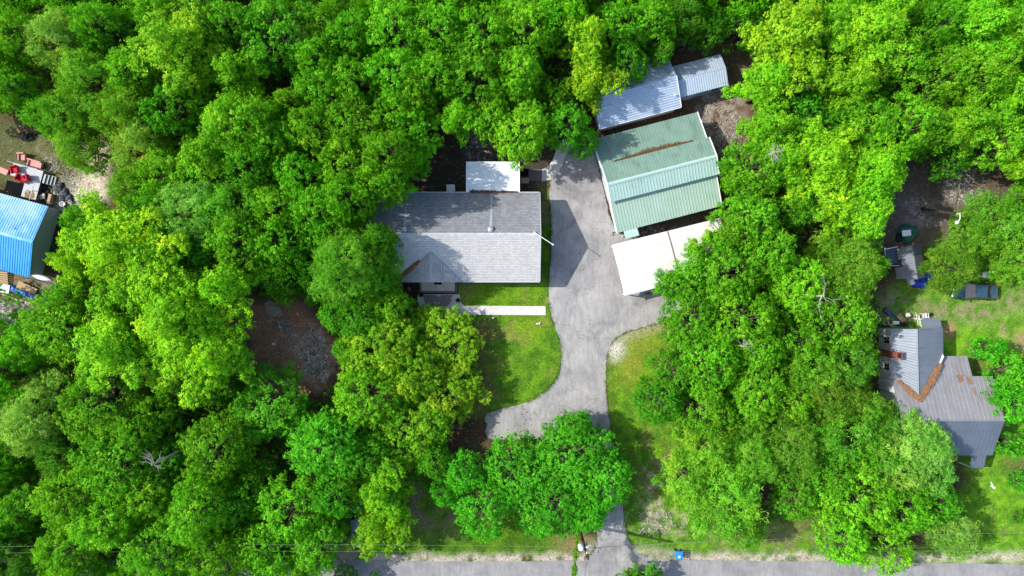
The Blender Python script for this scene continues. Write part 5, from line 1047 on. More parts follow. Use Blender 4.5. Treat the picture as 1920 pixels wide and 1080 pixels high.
TREE_TABLE = r'''
A=T
# top left corner of the wood
A(20,60,55,11,'O','o1','in the top left corner of the photo')
A(100,70,62,12,'F','f2','second from the left along the top edge')
A(175,45,60,12,'O','o1','third from the left along the top edge')
A(15,160,48,10,'O','o2','against the left edge above the scrap pile')
A(75,215,42,9,'O','o2','between the left edge and the scrap pile clearing')
A(165,150,72,12,'F','f1','upper left, north of the sandy yard track')
A(120,215,52,10,'F','f1','directly north of the scrap pile')
A(145,275,48,8,'F','f1','overhanging the top of the sandy yard track')
A(240,130,60,12,'O','o1','upper left, left of the big yellow lime crown')
A(225,215,62,12,'F','f1','above the sandy yard track on its right')
A(330,85,112,15,'P','p1','large along the top edge, fourth from the left')
A(300,30,60,12,'O','o1','at the top edge behind the fourth crown')
A(420,40,60,12,'O','o1','at the top edge left of the photo quarter line')
A(440,130,58,12,'P','p1','upper left wood, right of the large top edge crown')
A(515,60,88,13,'O','o1','top edge, broad crown left of the dark gap')
A(590,110,55,12,'O','o1','upper left wood, above the dark hollow')
A(605,40,50,11,'O','o1','top edge beside the narrow dark gap')
A(310,210,66,11,'O','o1','in the left wood above the long soft green crown')
A(370,190,45,9,'D','d1','in shade below the big top edge crown')
A(440,225,95,14,'O','o2','centre of the upper left wood with a broad lit top')
A(260,272,58,11,'F','f2','pale, right of the sandy track')
A(242,345,44,9,'F','f1','at the right side of the sandy track end')
A(300,320,60,11,'O','o1','left wood, two crowns right of the sandy track')
A(375,300,72,13,'P','p1','left wood, yellowish tuft centre')
A(535,190,38,9,'O','o2','small crown in the dark hollow of the upper left wood')
A(500,260,70,11,'O','o1','upper left wood below the dark hollow')
A(560,130,42,8,'D','d1','deep in the dark hollow of the upper left wood')
A(600,165,58,12,'O','o2','right rim of the dark hollow')
A(580,240,58,12,'O','o2','below the right rim of the dark hollow')
A(535,290,32,9,'O','o2','tiny crown surrounded by shade, left wood')
A(455,310,60,12,'O','o1','left wood centre, grey twigs showing')
A(560,330,60,11,'O','o1','left wood, fourth west of the roof')
A(510,390,55,11,'O','o1','left wood between two dark slots')
# top middle
A(660,60,62,12,'O','o1','top edge, first right of the narrow dark gap')
A(735,55,70,12,'O','o2','top edge, above the white patio roof and to its left')
A(660,150,58,12,'O','o1','upper middle wood, right of the hollow')
A(735,135,66,13,'O','o2','upper middle wood, second row from the top edge')
A(820,50,70,12,'O','o1','top edge, straight above the white patio roof')
A(810,135,66,13,'O','o1','upper middle wood, three rows above the patio roof')
A(905,60,72,12,'O','o2','top edge, left of the bright pointed crown by two')
A(890,150,70,12,'O','o1','upper middle wood with a bare forked twig')
A(985,50,70,12,'O','o1','top edge, just left of the bright pointed crown')
A(975,130,64,12,'O','o2','upper middle wood, left of the bright pointed crown')
A(660,230,66,12,'O','o1','upper middle wood, above the west end of the grey roof')
A(735,215,58,12,'O','o2','upper middle wood, above the patio cover clearing')
A(640,300,62,12,'O','o2','north west of the grey shingle roof')
A(718,290,60,16,'O','o1','touching the clearing north of the grey roof')
A(775,240,50,11,'O','o2','left of the grey litter clearing')
A(860,215,48,11,'P','p1','above the grey litter clearing')
A(772,288,44,9,'O','o2','overhanging the clearing beside the patio roof')
A(700,342,52,15,'O','o1','spilling over the north eave of the grey roof')
A(738,338,36,15,'O','o2','small one at the north eave of the grey roof')
A(780,180,56,12,'O','o1','upper middle wood, between two brighter crowns')
A(925,215,56,10,'O','o1','upper middle wood, behind the patio tree')
A(985,243,70,12,'O','o2','at the north east corner of the white patio roof')
A(975,170,48,10,'O','e2','shaded, north of the patio tree')
A(1064,234,46,11,'O','e2','over the top of the curved concrete path')
A(1095,265,32,7,'O','e2','at the top end of the driveway')
A(1040,170,46,9,'D','d1','in shade left of the bright pointed crown')
A(1045,40,52,11,'O','o1','top edge behind the bright pointed crown')
A(1105,65,56,13,'P','p2','upper half of the bright pointed pair beside the silver roof')
A(1110,145,58,10,'P','p2','lower half of the bright pointed pair beside the silver roof')
A(1165,50,60,11,'O','o1','top edge, right of the bright pointed pair')
A(1175,110,44,9,'O','e2','shading the north west corner of the silver roof')
A(1225,40,52,11,'O','o1','top edge above the silver roofs')
A(1245,95,24,8,'O','e2','small, hanging over the silver roof ridge end')
A(1285,20,46,10,'F','g1','top edge, thin one above the silver annex')
# right top
A(1325,45,52,8,'D','d1','first above the silver annex, dense and dark')
A(1405,40,52,8,'D','d1','second above the silver annex, beside the big lime crown')
A(1490,70,98,15,'P','p2','top edge, biggest crown right of the silver annex')
A(1450,150,66,12,'P','p1','upper right, left rim facing the silver annex')
A(1560,60,62,13,'O','o2','top edge, right of the biggest lime crown')
A(1640,60,100,15,'P','p1','top edge, broad reddish tipped crown')
A(1600,150,78,13,'P','p1','upper right, below the reddish tipped crown')
A(1700,120,58,11,'O','o1','upper right, right flank of the reddish tipped crown')
A(1450,235,64,12,'P','p1','right of the silver annex stump')
A(1500,210,62,9,'O','e2','upper right, in shade between lime crowns')
A(1560,235,55,9,'D','d1','upper right, darkest hollow')
A(1422,310,66,11,'O','o2','pointing at the east end of the green roof')
A(1470,300,55,12,'P','p1','upper right, beside the bare twigs')
A(1535,310,92,14,'P','p2','dense lit crown in the upper right cluster')
A(1635,335,88,14,'P','p1','lower end of the upper right cluster, orange tips')
A(1580,390,66,12,'P','p1','lowest of the upper right cluster, above the small shed yard')
A(1500,395,50,9,'O','e2','in shade below the upper right cluster')
A(1630,230,60,11,'O','o1','upper right, centre of the mid green patch')
A(1700,230,72,12,'O','o1','upper right, left of the far right lime crowns')
A(1760,40,58,12,'O','o1','top edge, second dark gap from the right')
A(1835,50,88,13,'P','p1','top edge, second from the right corner')
A(1905,60,70,13,'P','p1','in the top right corner of the photo')
A(1770,140,62,12,'O','o1','far right, two below the top edge')
A(1840,150,76,13,'O','o2','far right, three below the top edge')
A(1900,170,55,12,'P','p1','against the right edge near the top')
A(1820,230,66,12,'P','p1','far right, above the dim dirt yard')
A(1885,260,58,11,'O','o2','against the right edge above the dirt yard')
A(1910,310,34,10,'P','p1','against the right edge hanging over the dirt yard')
A(1790,290,48,6,'D','d1','low at the top of the dirt yard')
A(1745,250,46,10,'O','o1','far right, leaning above the dirt yard')
A(1720,30,40,10,'O','o1','top edge, beside the reddish tipped crown')
# left middle
A(155,420,50,10,'O','o1','beside the north east corner of the blue roof')
A(225,470,108,15,'P','p2','first right of the blue roofed house')
A(140,495,56,12,'P','p2','touching the gable wall of the blue roofed house')
A(330,600,128,16,'P','p2','largest crown of the left wood, middle height')
A(210,650,104,15,'P','p2','lower left, west neighbour of the largest crown')
A(410,540,62,15,'P','p2','overlooking the brown clearing from the north west')
A(400,660,78,14,'P','p2','left rim of the brown clearing')
A(110,610,84,11,'O','o2','below the blue tarp strip')
A(40,650,58,10,'O','o2','left edge below the pale sand patch')
A(30,590,14,3,'B','o2','small, on the left edge by the pale sand patch')
A(250,545,80,13,'P','p1','left wood, between the two yellow lime crowns')
A(130,560,50,11,'O','o1','beside the white pallets')
A(285,385,62,11,'O','o1','left wood, above the first lime crown')
A(350,390,76,12,'F','f2','palest soft crown of the left wood')
A(430,385,72,12,'F','f1','left wood, right of the palest crown')
A(355,465,62,10,'O','e2','left wood, shaded right flank of the lime crown')
A(440,455,70,12,'O','o1','left wood, north of the brown clearing')
A(520,455,58,11,'O','o1','left wood, above the hole with brown litter')
A(590,390,68,12,'O','o2','left wood, first row west of the house')
A(650,370,52,15,'O','o1','left wood, at the north west roof corner')
A(625,440,58,10,'O','o1','left wood, second row west of the house')
A(655,490,84,15,'F','f1','west of the grey roof with grey inner twigs')
A(705,450,40,13,'O','e2','tucked against the west end of the grey roof')
A(710,518,34,10,'O','e2','at the south west corner of the grey roof')
A(592,520,60,8,'D','d1','in shade north of the brown clearing')
A(530,520,56,9,'D','d1','darkest above the brown clearing')
A(628,592,38,7,'O','e2','on the right rim of the brown clearing')
A(672,592,52,8,'O','e2','between the brown clearing and the olive crowns')
A(690,555,38,8,'O','o1','south west of the front porch')
A(650,660,36,6,'O','e2','below the grey rocks of the clearing')
A(455,712,36,4,'D','d1','low, on the lower left rim of the clearing')
# lower left
A(55,790,80,11,'F','f2','left edge, long greyish crown')
A(105,850,52,9,'F','g1','lower left, end of the greyish crown')
A(10,880,50,8,'D','d1','left edge in shade below the greyish crown')
A(180,760,86,12,'O','o1','lower left, beside the greyish crown')
A(255,800,62,11,'O','o1','lower left, under the largest lime crown')
A(330,740,60,7,'D','d1','in the big shade below the largest lime crown')
A(390,730,60,7,'D','d1','right part of the big shade under the lime crown')
A(500,760,78,7,'O','e2','below the brown clearing, smooth and round')
A(395,845,74,11,'O','o1','lower left, with a branchy opening in its top')
A(470,870,44,7,'D','d1','beside the narrow dirt slot')
A(310,860,56,8,'O','e2','lower left, beside the bare white twigs')
A(210,870,86,12,'O','o1','lower left, broad sheet of tufts')
A(120,940,78,12,'O','o1','lower left, near the bottom left corner')
A(30,960,60,9,'O','e2','bottom left corner, upper one')
A(25,1050,62,9,'F','g1','in the bottom left corner of the photo')
A(120,1035,70,12,'O','o1','bottom edge, second from the left')
A(200,980,82,13,'O','o2','bottom left, lit crown above the edge')
A(280,930,66,11,'O','o1','lower left, centre of the mixed crowns')
A(290,1040,78,12,'O','o1','bottom edge, third from the left')
A(370,960,86,13,'O','o2','lower left, brightest round crown')
A(440,950,52,9,'O','e2','lower left, right of the brightest round crown')
A(390,1050,66,12,'O','o2','bottom edge, fourth from the left')
A(470,1030,58,9,'O','o1','bottom edge, left of the road end')
A(600,835,86,11,'O','e1','right of the narrow dirt slot')
A(665,860,58,9,'O','e2','below the olive crowns, left')
A(545,960,76,10,'O','o2','lower left, forked white limbs in its top')
A(590,1025,68,9,'O','o1','bottom edge, covering the left end of the road')
A(560,1072,46,8,'O','o1','at the bottom edge over the road end')
A(510,1040,56,9,'O','o2','bottom edge, with a small gap of sand')
A(620,930,54,9,'O','e2','between the forked limb crown and the dirt lane')
A(710,925,62,9,'P','p1','right of the dirt lane, upper')
A(705,1000,60,8,'P','p1','right of the dirt lane, lower, near the road')
A(740,970,38,7,'P','p1','right of the dirt lane, overhanging the verge')
A(655,890,32,8,'O','o1','above the hidden grey car')
# middle front
A(712,660,84,8,'Y','y1','left of the pair nearest the front porch')
A(826,644,74,4.5,'Y','y1','reaching the rounded porch apron')
A(680,745,62,9,'Y','y1','lower left of the olive group')
A(828,728,86,5,'Y','y1','right of the olive group, touching the lawn')
A(765,800,76,6,'Y','y1','lowest of the olive group')
A(765,700,70,7.5,'Y','y1','centre of the olive group')
A(728,578,44,7,'Y','y1','highest of the olive group, near the grey roof')
A(700,835,44,7,'O','e2','in shade under the olive group')
A(810,870,36,6,'O','e2','below the olive group, right')
A(870,890,46,7,'O','e1','left arm of the roadside group')
A(830,925,30,6,'O','e1','small, at the left tip of the roadside group')
A(1080,860,84,6.5,'O','e1','roadside group, over the driveway fork')
A(970,890,76,6.5,'O','e1','roadside group, left centre')
A(1122,905,72,6,'O','e1','roadside group, over the driveway on the right')
A(1030,950,80,6.5,'O','e1','roadside group, bottom centre')
A(905,960,66,8,'O','e1','roadside group, bottom left')
A(1100,960,46,6,'O','e1','roadside group, beside the utility pole')
A(1075,806,36,6.5,'O','e1','topmost tip of the roadside group')
# right centre
A(1384,438,56,10,'O','o1','first over the east end of the white shed roof')
A(1410,415,66,11,'O','o1','below the green roof corner, right')
A(1262,532,40,7,'O','o1','overhanging the south edge of the white shed roof')
A(1312,498,42,9,'O','o2','over the seam of the white shed roof')
A(1365,510,80,12,'O','o1','right centre wood, upper left with bare limbs')
A(1450,480,62,12,'O','o2','right centre wood, above the brown gap')
A(1500,540,70,12,'O','o2','right centre wood, beside the long pale limb')
A(1305,600,66,9,'O','o1','at the right end of the driveway apron')
A(1395,590,78,12,'O','o2','right centre wood, middle of the cluster')
A(1330,680,74,10,'O','o1','right centre wood, above the yellowed verge')
A(1265,700,52,8,'O','e2','right of the dry verge, upper')
A(1240,750,54,8,'O','e2','right of the dry verge, middle')
A(1320,770,70,9,'O','o1','right centre wood, lower left')
A(1430,660,50,11,'O','o1','right centre wood, left of the brown gap')
A(1500,640,56,10,'O','o2','right centre wood, right of the brown gap')
A(1420,745,74,10,'O','o2','right centre wood, with twisted bare limbs')
A(1490,755,48,9,'O','o2','right centre wood, end of the twisted limbs')
A(1595,510,86,11,'F','f1','left of the small grey shed, upper')
A(1628,500,44,9,'O','o1','nearest the small grey shed on its left')
A(1580,600,76,11,'O','o1','left of the silver farmhouse junk pile')
A(1530,690,54,10,'F','f1','right centre wood, thin one below the pale limb')
A(1600,680,62,10,'F','g1','along the west wall of the farmhouse')
A(1385,330,26,7,'O','o2','small, at the right rim of the litter yard')
# bottom right
A(1330,840,62,9,'F','f1','bottom right wood, upper left feathery one')
A(1290,900,58,8,'F','f1','bottom right wood, facing the dry verge')
A(1370,930,84,9,'F','f1','bottom right wood, reaching the power lines')
A(1410,850,68,9,'F','f1','bottom right wood, centre left')
A(1395,1000,46,6,'F','f1','bottom right wood, low by the roadside')
A(1490,830,72,10,'F','g1','bottom right wood, dull one')
A(1560,740,70,10,'F','g1','bottom right wood, uppermost dull one')
A(1580,820,80,10,'F','f1','bottom right wood, centre')
A(1622,772,60,9,'F','f1','bottom right wood, below the farmhouse valley')
A(1712,838,80,10,'F','f2','biggest beside the farmhouse')
A(1748,888,56,8,'F','f2','right of the biggest pale one by the farmhouse')
A(1690,870,62,10,'F','f2','below the biggest pale one by the farmhouse')
A(1500,930,58,8,'O','e2','bottom right wood, above the verge end')
A(1560,900,60,9,'O','e2','bottom right wood, shaded slot')
A(1620,930,82,11,'O','o2','bottom right, broad and lit')
A(1700,950,72,10,'O','o2','bottom right, beside the yard lawn')
A(1590,1010,62,10,'O','o2','bottom right, overhanging the road')
A(1670,1030,56,9,'O','o2','bottom right, lowest over the road')
A(1760,940,52,8,'O','e2','bottom right, on the lawn margin')
A(1795,1000,50,6,'F','f2','bottom right, on the lawn near the road')
A(1655,860,50,9,'O','e1','bottom right, between pale feathery ones')
# right yard
A(1788,500,46,6,'F','g1','right of the small grey shed, thin with pale limbs')
A(1878,420,60,7,'F','f1','right yard, above the white chair')
A(1835,440,42,7,'F','f1','right yard, left of the light')
A(1915,482,44,6,'F','f1','right edge of the yard, beside the car')
A(1865,655,30,5,'B','e1','in front of the farmhouse, upper')
A(1900,700,40,6,'B','e1','right of the farmhouse roof')
A(1905,760,48,8,'O','e1','right edge, over the farmhouse roof end')
A(1880,740,30,7,'B','e1','touching the farmhouse roof end')
A(1905,835,36,6,'B','e1','right edge below the farmhouse')
A(1915,905,20,3,'B','e1','small, right edge on the lawn')
A(1917,970,16,1.6,'B','e2','little dark round one, right edge on the lawn')
A(1212,1092,38,4,'B','e2','wide, at the bottom edge on the road below the driveway')
A(1185,1090,28,3,'B','e2','at the bottom edge opposite the driveway mouth')
A(645,1080,24,3,'B','e2','bottom edge, left end of the road')
A(700,1086,14,2,'B','d1','tiny, bottom edge beside the road')
'''

# ------------------------------------------------------------------ trees
def make_tree_mesh(kind, Rr, Hh, seed, dens=1.0):
    """returns (crown mesh, limbs mesh); crown radius Rr, height Hh, trunk at the origin"""
    rng = np.random.default_rng(seed)
    zb = Hh * (0.38 if kind in 'OPY' else 0.3)          # where the crown begins
    lobes = []                                          # x y z r flatten
    limbs = []
    def P3(r, a, z): return np.array([r * math.cos(a), r * math.sin(a), z])
    squash = rng.uniform(0.85, 1.12, 2)
    lsz = rng.uniform(.88, 1.12)
    if kind == 'P':
        nl = int(rng.integers(7, 10)); a0 = rng.uniform(0, 6.28)
        for i in range(nl):
            a = a0 + 6.283 * i / nl + rng.normal(0, 0.16); L = Rr * rng.uniform(0.78, 1.12)
            if rng.random() < 0.25: L *= 0.72
            rise = rng.uniform(0.0, 0.25) * Hh; z0 = zb + rng.uniform(0, .25) * Hh; bend = rng.normal(0, 0.25)
            tip = None
            for t in np.linspace(0.25, 0.95, 6):
                c = P3(L * t, a + bend * t * t, z0 + rise * t + 0.12 * Hh * (1 - t)); r = Rr * (0.27 - 0.16 * t) * rng.uniform(.85, 1.2)
                lobes.append((*c, r, 0.75)); tip = c
                for sgn in (-1, 1):
                    if rng.random() < 0.85:
                        o = P3(Rr * rng.uniform(.16, .34) * (1.15 - t * .75), a + bend * t + sgn * rng.uniform(0.7, 1.2), rng.uniform(-.5, .3)); lobes.append((*(c + o), r * rng.uniform(.5, .8), 0.8))
                        limbs.append((c - np.array([0, 0, r * .3]), c + o))
            limbs.append((np.array([0, 0, z0 - 0.08 * Hh]), tip))
        for i in range(10):
            a = rng.uniform(0, 6.28); r = Rr * rng.uniform(0.0, 0.5); c = P3(r, a, Hh * (0.98 - 0.42 * (r / Rr)) - rng.uniform(0, .12) * Hh)
            lobes.append((*c, Rr * rng.uniform(.13, .22), 0.85)); limbs.append((np.array([0, 0, Hh * .55]), c))
    else:
        n = {'O': 46, 'Y': 52, 'F': 30, 'D': 26, 'B': 22}[kind]
        fz = rng.uniform(.72, 1.3); n = int(n * fz); fr_ = fz ** -.45; k = 0; tries = 0
        amp = rng.uniform(0.62, 1.16, 9); lsz = rng.uniform(.85, 1.15); ph = rng.uniform(0, 6.28)
        while k < n and tries < 4000:
            tries += 1
            a = rng.uniform(0, 6.283); q = math.sqrt(rng.random())
            ai = ((a + ph) % 6.283) / 6.283 * 9; i0 = int(ai) % 9; Ra = Rr * (amp[i0] * (1 - ai % 1) + amp[(i0 + 1) % 9] * (ai % 1))
            rad = Ra * q * 0.92
            top = zb + (Hh - zb) * math.sqrt(max(0.02, 1 - (q * .95) ** 2)) * rng.uniform(0.86, 1.0)
            r = Rr * {'O': rng.uniform(.13, .23), 'Y': rng.uniform(.12, .20), 'F': rng.uniform(.20, .32), 'D': rng.uniform(.16, .27), 'B': rng.uniform(.16, .28)}[kind] * (1.1 - .3 * q) * fr_ * rng.uniform(.8, 1.2)
            c = P3(rad, a, top - r * .7)
            if any((c[0] - l[0]) ** 2 + (c[1] - l[1]) ** 2 + (c[2] - l[2]) ** 2 < (0.62 * (r + l[3])) ** 2 for l in lobes): continue
            lobes.append((*c, r, 0.78)); k += 1
            limbs.append((np.array([0, 0, zb * rng.uniform(.85, 1.3)]), c))
        for i in range(int(n * .5)):                    # lower skirt
            a = rng.uniform(0, 6.28); q = rng.uniform(.45, 1.0); r = Rr * rng.uniform(.13, .2); c = P3(Rr * q * .92, a, zb + rng.uniform(-.05, .22) * (Hh - zb))
            lobes.append((*c, r, .75)); limbs.append((np.array([0, 0, zb * .9]), c))
    L = np.array(lobes); L[:, 0] *= squash[0]; L[:, 1] *= squash[1]
    # tufts over the lobes
    area = (L[:, 3] ** 2) * 12.5; per = {'P': 4.6, 'O': 4.2, 'Y': 4.4, 'F': 5.0, 'D': 4.0, 'B': 7.0}[kind] * dens
    cnt = np.maximum(3, (area * per * 0.62).astype(int)); idx = np.repeat(np.arange(len(L)), cnt); m = len(idx)
    d = unit(rng.normal(size=(m, 3)) + np.array([0, 0, 0.55]))
    rr = L[idx, 3] * rng.uniform(0.62, 1.16, m) * (1 + .22 * np.sin(d[:, 0] * 7 + idx) * np.cos(d[:, 1] * 6 + idx))
    tc = L[idx, :3] + d * rr[:, None] * np.array([1, 1, 1.0]) * np.stack([np.ones(m), np.ones(m), L[idx, 4]], 1)
    inside = np.zeros(m, bool)
    for j in range(len(L)):
        dd = ((tc - L[j, :3]) ** 2).sum(1); inside |= (dd < (L[j, 3] * .6) ** 2)
    keep = ~inside | (rng.random(m) < .12)
    tc = tc[keep]; idx = idx[keep]; d = d[keep]; m = len(tc)
    lobe_t = rng.normal(0.5, 0.13, len(L)); lobe_y = np.clip(rng.normal(0.12, 0.28, len(L)), 0, 1)
    tuft_t = lobe_t[idx] + rng.normal(0, 0.11, m)
    tr = {'P': .26, 'O': .25, 'Y': .26, 'F': .36, 'D': .27, 'B': .18}[kind]; nl = {'P': 20, 'O': 20, 'Y': 20, 'F': 22, 'D': 15, 'B': 15}[kind]
    trr = tr * rng.uniform(.55, 1.6, m)
    ti = np.repeat(np.arange(m), nl); n = len(ti)
    ld = unit(rng.normal(size=(n, 3)) + d[ti] * 0.7 + np.array([0, 0, .45]))
    pos = tc[ti] + ld * (trr[ti] * rng.uniform(.35, 1.1, n))[:, None]
    nb = unit(ld + d[ti] * .5 + np.array([0, 0, .4])) * 3.0
    if kind == 'F':
        v, f = quads(pos, rng.uniform(.10, .20, n), nb * .5, rng, 0.20)
    elif kind == 'Y':
        v, f = quads(pos, rng.uniform(.09, .15, n), nb * .9, rng, 0.42)
    else:
        v, f = quads(pos, rng.uniform(.06, .118, n) * lsz * (1.0 if kind != 'B' else .8), nb, rng, 0.62)
    tint = np.clip(tuft_t[ti] + rng.normal(0, .08, n), 0, 1)
    out_r = np.hypot(tc[:, 0], tc[:, 1]) / Rr
    young = np.clip(lobe_y[idx] + rng.normal(0, .12, m), 0, 1)[ti]
    # inner foliage that closes the view to the limbs
    ci = np.repeat(np.arange(len(L)), np.maximum(6, (L[:, 3] ** 2 * 34 * dens).astype(int))); mi = len(ci); di = unit(rng.normal(size=(mi, 3)))
    v2, f2 = quads(L[ci, :3] + di * (L[ci, 3] * rng.uniform(.25, .72, mi))[:, None] * np.array([1, 1, .75]), rng.uniform(.13, .22, mi), np.array([0, 0, 1.3]), rng, .7)
    f = np.concatenate([f, f2 + len(v)]); v = np.concatenate([v, v2]); tint = np.concatenate([tint, np.clip(rng.normal(.42, .12, mi), 0, 1)]); young = np.concatenate([young, np.zeros(mi)])
    crown = np_mesh("crown", v, f, M_LEAF, {"tint": ('FLOAT', 'FACE', tint), "young": ('FLOAT', 'FACE', young)})
    # trunk and limbs
    mb = MB(); tr0 = 0.028 * Hh + 0.05
    mb.tube([(0, 0, -.1), (0, 0, .15), (0.05, 0.03, zb * .5), (0, 0, zb), (0.1, -.1, Hh * .78)], [tr0 * 1.7, tr0 * 1.15, tr0, tr0 * .8, tr0 * .2], 9)
    for (a, c) in limbs:
        c = np.array(c) * np.array([squash[0], squash[1], 1]); dist = np.linalg.norm(c - a); r0 = max(.022, 0.013 * dist + .012)
        mid = a * .5 + c * .5 + rng.normal(0, .07 * dist, 3) + np.array([0, 0, -.06 * dist])
        q = a * .2 + c * .8 + rng.normal(0, .04 * dist, 3)
        mb.tube([a, mid, q, c + np.array([0, 0, Rr * .05])], [r0 * 1.5, r0, r0 * .7, r0 * .3], 5, False)
        if rng.random() < .5:
            e = q + np.append(unit((c - a)[:2] + rng.normal(0, .4 * dist, 2)) * rng.uniform(.5, 1.2), rng.uniform(.1, .8))
            mb.tube([q, (q + e) / 2 + rng.normal(0, .08, 3), e], [r0 * .6, r0 * .4, r0 * .2], 4, False)
    me = bpy.data.meshes.new("trunk"); me.from_pydata(mb.v, [], mb.f); me.polygons.foreach_set("use_smooth", mb.sm); me.update(); me.materials.append(M_BARK)
    return crown, me
PROTO = {}
for kind, lst in {'O': [(5.5, 11, 5), (4.0, 9, 4)], 'P': [(6.2, 13, 3), (3.6, 10, 3)], 'F': [(5.0, 11, 3), (3.2, 7, 2)], 'Y': [(5.5, 10, 3)], 'D': [(4.2, 6, 2)], 'B': [(1.9, 2.6, 2)]}.items():
    PROTO[kind] = []
    for (r_, h_, n_) in lst:
        for i in range(n_):
            c_, l_ = make_tree_mesh(kind, r_, h_, 100 * ord(kind) + 10 * i + int(r_ * 7))
            PROTO[kind].append((r_, h_, c_, l_))
print("leaf faces", {k: [len(p[2].polygons) for p in v] for k, v in PROTO.items()})
TINT = {'o1': (0.125, 0.42, 0.011), 'o2': (0.15, 0.47, 0.012), 'p1': (0.175, 0.50, 0.012), 'p2': (0.245, 0.56, 0.014), 'f1': (0.155, 0.44, 0.022), 'f2': (0.24, 0.52, 0.06),
        'y1': (0.185, 0.46, 0.014), 'd1': (0.075, 0.30, 0.010), 'e1': (0.085, 0.44, 0.014), 'e2': (0.09, 0.37, 0.012), 'g1': (0.11, 0.31, 0.018)}
KN = {'O': 'broadleaf_tree', 'P': 'tall_broadleaf_tree', 'F': 'feathery_tree', 'Y': 'olive_leaved_tree', 'D': 'understory_tree', 'B': 'shrub'}
LOOK = {'o1': 'mid green', 'o2': 'bright green', 'p1': 'lime green', 'p2': 'yellow lime', 'f1': 'soft green', 'f2': 'pale greyish green', 'y1': 'olive yellow', 'd1': 'dark green', 'e1': 'vivid green', 'e2': 'deep green', 'g1': 'dull green'}
WORD = {'O': 'round crowned tree', 'P': 'spreading lobed tree', 'F': 'fine leaved feathery tree', 'Y': 'dense tufted tree', 'D': 'low shaded tree', 'B': 'leafy shrub'}
GRP = {'O': 'round crowned broadleaf trees of the wood', 'P': 'tall lobed broadleaf trees of the wood', 'F': 'fine leaved feathery trees', 'Y': 'olive yellow trees by the front lawn', 'D': 'low shaded trees in the gaps of the wood', 'B': 'shrubs around the yards'}
TREES = []
def T(px, py, r, h, kind, tint, where): TREES.append((px, py, r, h, kind, tint, where))
exec(TREE_TABLE)
trng = random.Random(42)
used = set()
for (px, py, r, h, kind, tint, where) in TREES:
    h = h if h < 6 else 6 + (h - 6) * .72
    zc = h * 0.72; pos = P(px, py, zc); Rm = r / 18.0 * (HC - zc) / HC
    opts = PROTO[kind]; best = sorted(opts, key=lambda o: abs(math.log(o[0] / Rm)))[:5]
    best = [o for o in best if abs(math.log(o[0] / Rm)) < abs(math.log(best[0][0] / Rm)) + 0.3]
    r0, h0, cm, lm = trng.choice(best)
    lab = "%s %s %s" % (LOOK[tint], WORD[kind], where)
    t = thing(KN[kind], (pos.x, pos.y, 0), trng.uniform(0, 6.28), lab, 'shrub' if kind == 'B' else 'tree', GRP[kind])
    t.scale = (Rm / r0 * trng.uniform(.96, 1.06), Rm / r0 * trng.uniform(.96, 1.06), h / h0)
    tr = bpy.data.objects.new("trunk", lm); COL.objects.link(tr); tr.parent = t
    cr = bpy.data.objects.new("crown", cm); COL.objects.link(cr); cr.parent = t
    b = TINT[tint]; v = trng.uniform(.86, 1.14); hu = trng.uniform(.82, 1.18)
    cr.color = (b[0] * v * hu, b[1] * v, b[2] * v, 1)

# ------------------------------------------------------------------ the wood goes on beyond the picture; low growth under the trees
wr = random.Random(8); WV = []; WF = []; WT = []; WY = []; LV = MB(); off = 0
light = [make_tree_mesh('O', 5.0, 11, 901, .6), make_tree_mesh('P', 5.6, 12, 902, .6), make_tree_mesh('F', 4.8, 10, 903, .55)]
spots = [(px, py) for px in range(-150, 2080, 92) for py in (-62, -160)] + [(px, py) for px in (-75, -170) for py in range(30, 1200, 100) if not (200 < py < 600)] + \
        [(px, py) for px in range(-60, 440, 95) for py in (1150, 1245)] + [(px, py) for px in (1995, 2090) for py in range(30, 420, 95)]
for (px, py) in spots:
    px += wr.uniform(-22, 22); py += wr.uniform(-22, 22); h = wr.uniform(8.5, 10.5); q = P(px, py, h * .72); cm, lm = wr.choice(light); sc = wr.uniform(.8, 1.05); a = wr.uniform(0, 6.28)
    nv = len(cm.vertices); co = np.empty(nv * 3, np.float32); cm.vertices.foreach_get("co", co); co = co.reshape(-1, 3) * np.array([sc, sc, h / 11])
    Rm = np.array([[math.cos(a), -math.sin(a), 0], [math.sin(a), math.cos(a), 0], [0, 0, 1]]); co = co @ Rm.T + np.array([q.x, q.y, 0])
    nf = len(cm.polygons); fc = np.arange(nv).reshape(-1, 4) + off; off += nv; tt = np.empty(nf, np.float32); cm.attributes["tint"].data.foreach_get("value", tt); yy = np.empty(nf, np.float32); cm.attributes["young"].data.foreach_get("value", yy)
    WV.append(co); WF.append(fc); WT.append(np.clip(tt + wr.uniform(-.15, .15), 0, 1)); WY.append(np.clip(yy + wr.uniform(-.2, .3), 0, 1))
    LV.tube([(q.x, q.y, -.1), (q.x, q.y, h * .5), (q.x, q.y, h * .85)], [.3, .2, .06], 7)
wm = np_mesh("woodland", np.concatenate(WV), np.concatenate(WF), M_LEAF, {"tint": ('FLOAT', 'FACE', np.concatenate(WT)), "young": ('FLOAT', 'FACE', np.concatenate(WY))})
wo_ = bpy.data.objects.new("surrounding_woodland", wm); COL.objects.link(wo_); wo_.color = (.105, .43, .004, 1)
tag(wo_, "mass of green woodland continuing past the edges of the photo", "woodland", kind="stuff")
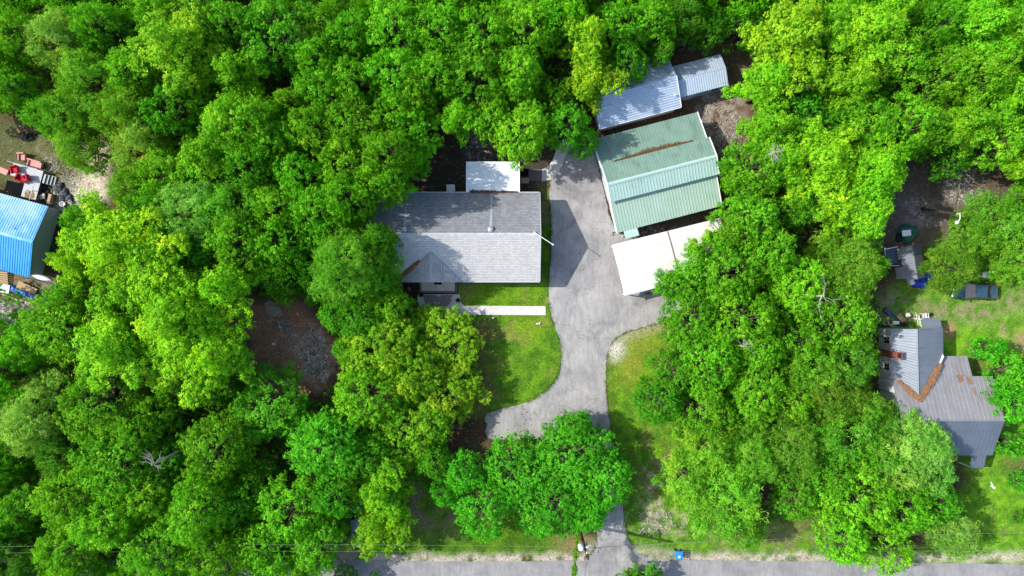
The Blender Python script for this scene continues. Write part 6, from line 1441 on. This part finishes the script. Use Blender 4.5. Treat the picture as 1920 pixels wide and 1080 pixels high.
tk = LV.build("stems", M_BARK, wo_); tk["kind"] = "stuff"
rng = np.random.default_rng(19); x = rng.uniform(-62, 62, 620000); y = rng.uniform(-35, 38, 620000)
cl = fbm(x, y, .55, 88, 4); gcv = G[np.clip(((y + 36) / STEP).astype(int), 0, G.shape[0] - 1), np.clip(((x + 60) / STEP).astype(int), 0, G.shape[1] - 1)]
wood = (gcv.sum(1) < .26)
gx_, gy_ = 960 + x * 18, 540 - y * 18
for poly in ([(440, 560), (560, 550), (640, 640), (610, 750), (440, 730)], [(780, 230), (1110, 220), (1160, 440), (1040, 530), (1050, 830), (1180, 1060), (840, 1060), (900, 800), (850, 600), (720, 600), (690, 340)], [(1100, 60), (1420, 60), (1430, 350), (1340, 600), (1100, 600)], [(1640, 300), (1930, 290), (1930, 1060), (1700, 1060), (1640, 740)], [(-60, 210), (210, 240), (220, 400), (130, 640), (-60, 660)], [(1100, 560), (1300, 560), (1240, 800), (1340, 960), (1600, 980), (1600, 1060), (1100, 1060)], [(600, 1000), (1200, 900), (1200, 1060), (600, 1060)]):
    wood &= ~inpoly(gx_, gy_, poly)
wood &= (y > ROADY + .5) & ~((gx_ > 850) & (gx_ < 1260) & (gy_ > 420) & (gy_ < 1100))
keep = wood & (cl > .44) & (rng.random(len(x)) < .62); x = x[keep]; y = y[keep]; c2 = cl[keep]; n = len(x)
z = rng.random(n) * np.clip((c2 - .42) * 9, .1, 1.9) + .05
v, f = quads(np.stack([x, y, z], 1), rng.uniform(.07, .16, n), np.array([0, 0, 1.8]), rng, .55)
um = np_mesh("undergrowth", v, f, M_LEAF, {"tint": ('FLOAT', 'FACE', np.clip(rng.normal(.5, .2, n), 0, 1)), "young": ('FLOAT', 'FACE', np.clip(rng.normal(.05, .2, n), 0, 1))})
uo = bpy.data.objects.new("undergrowth", um); COL.objects.link(uo); uo.color = (.08, .32, .008, 1)
tag(uo, "low leafy undergrowth filling the floor of the wood between the trees", "undergrowth", kind="stuff"); print("undergrowth", n)
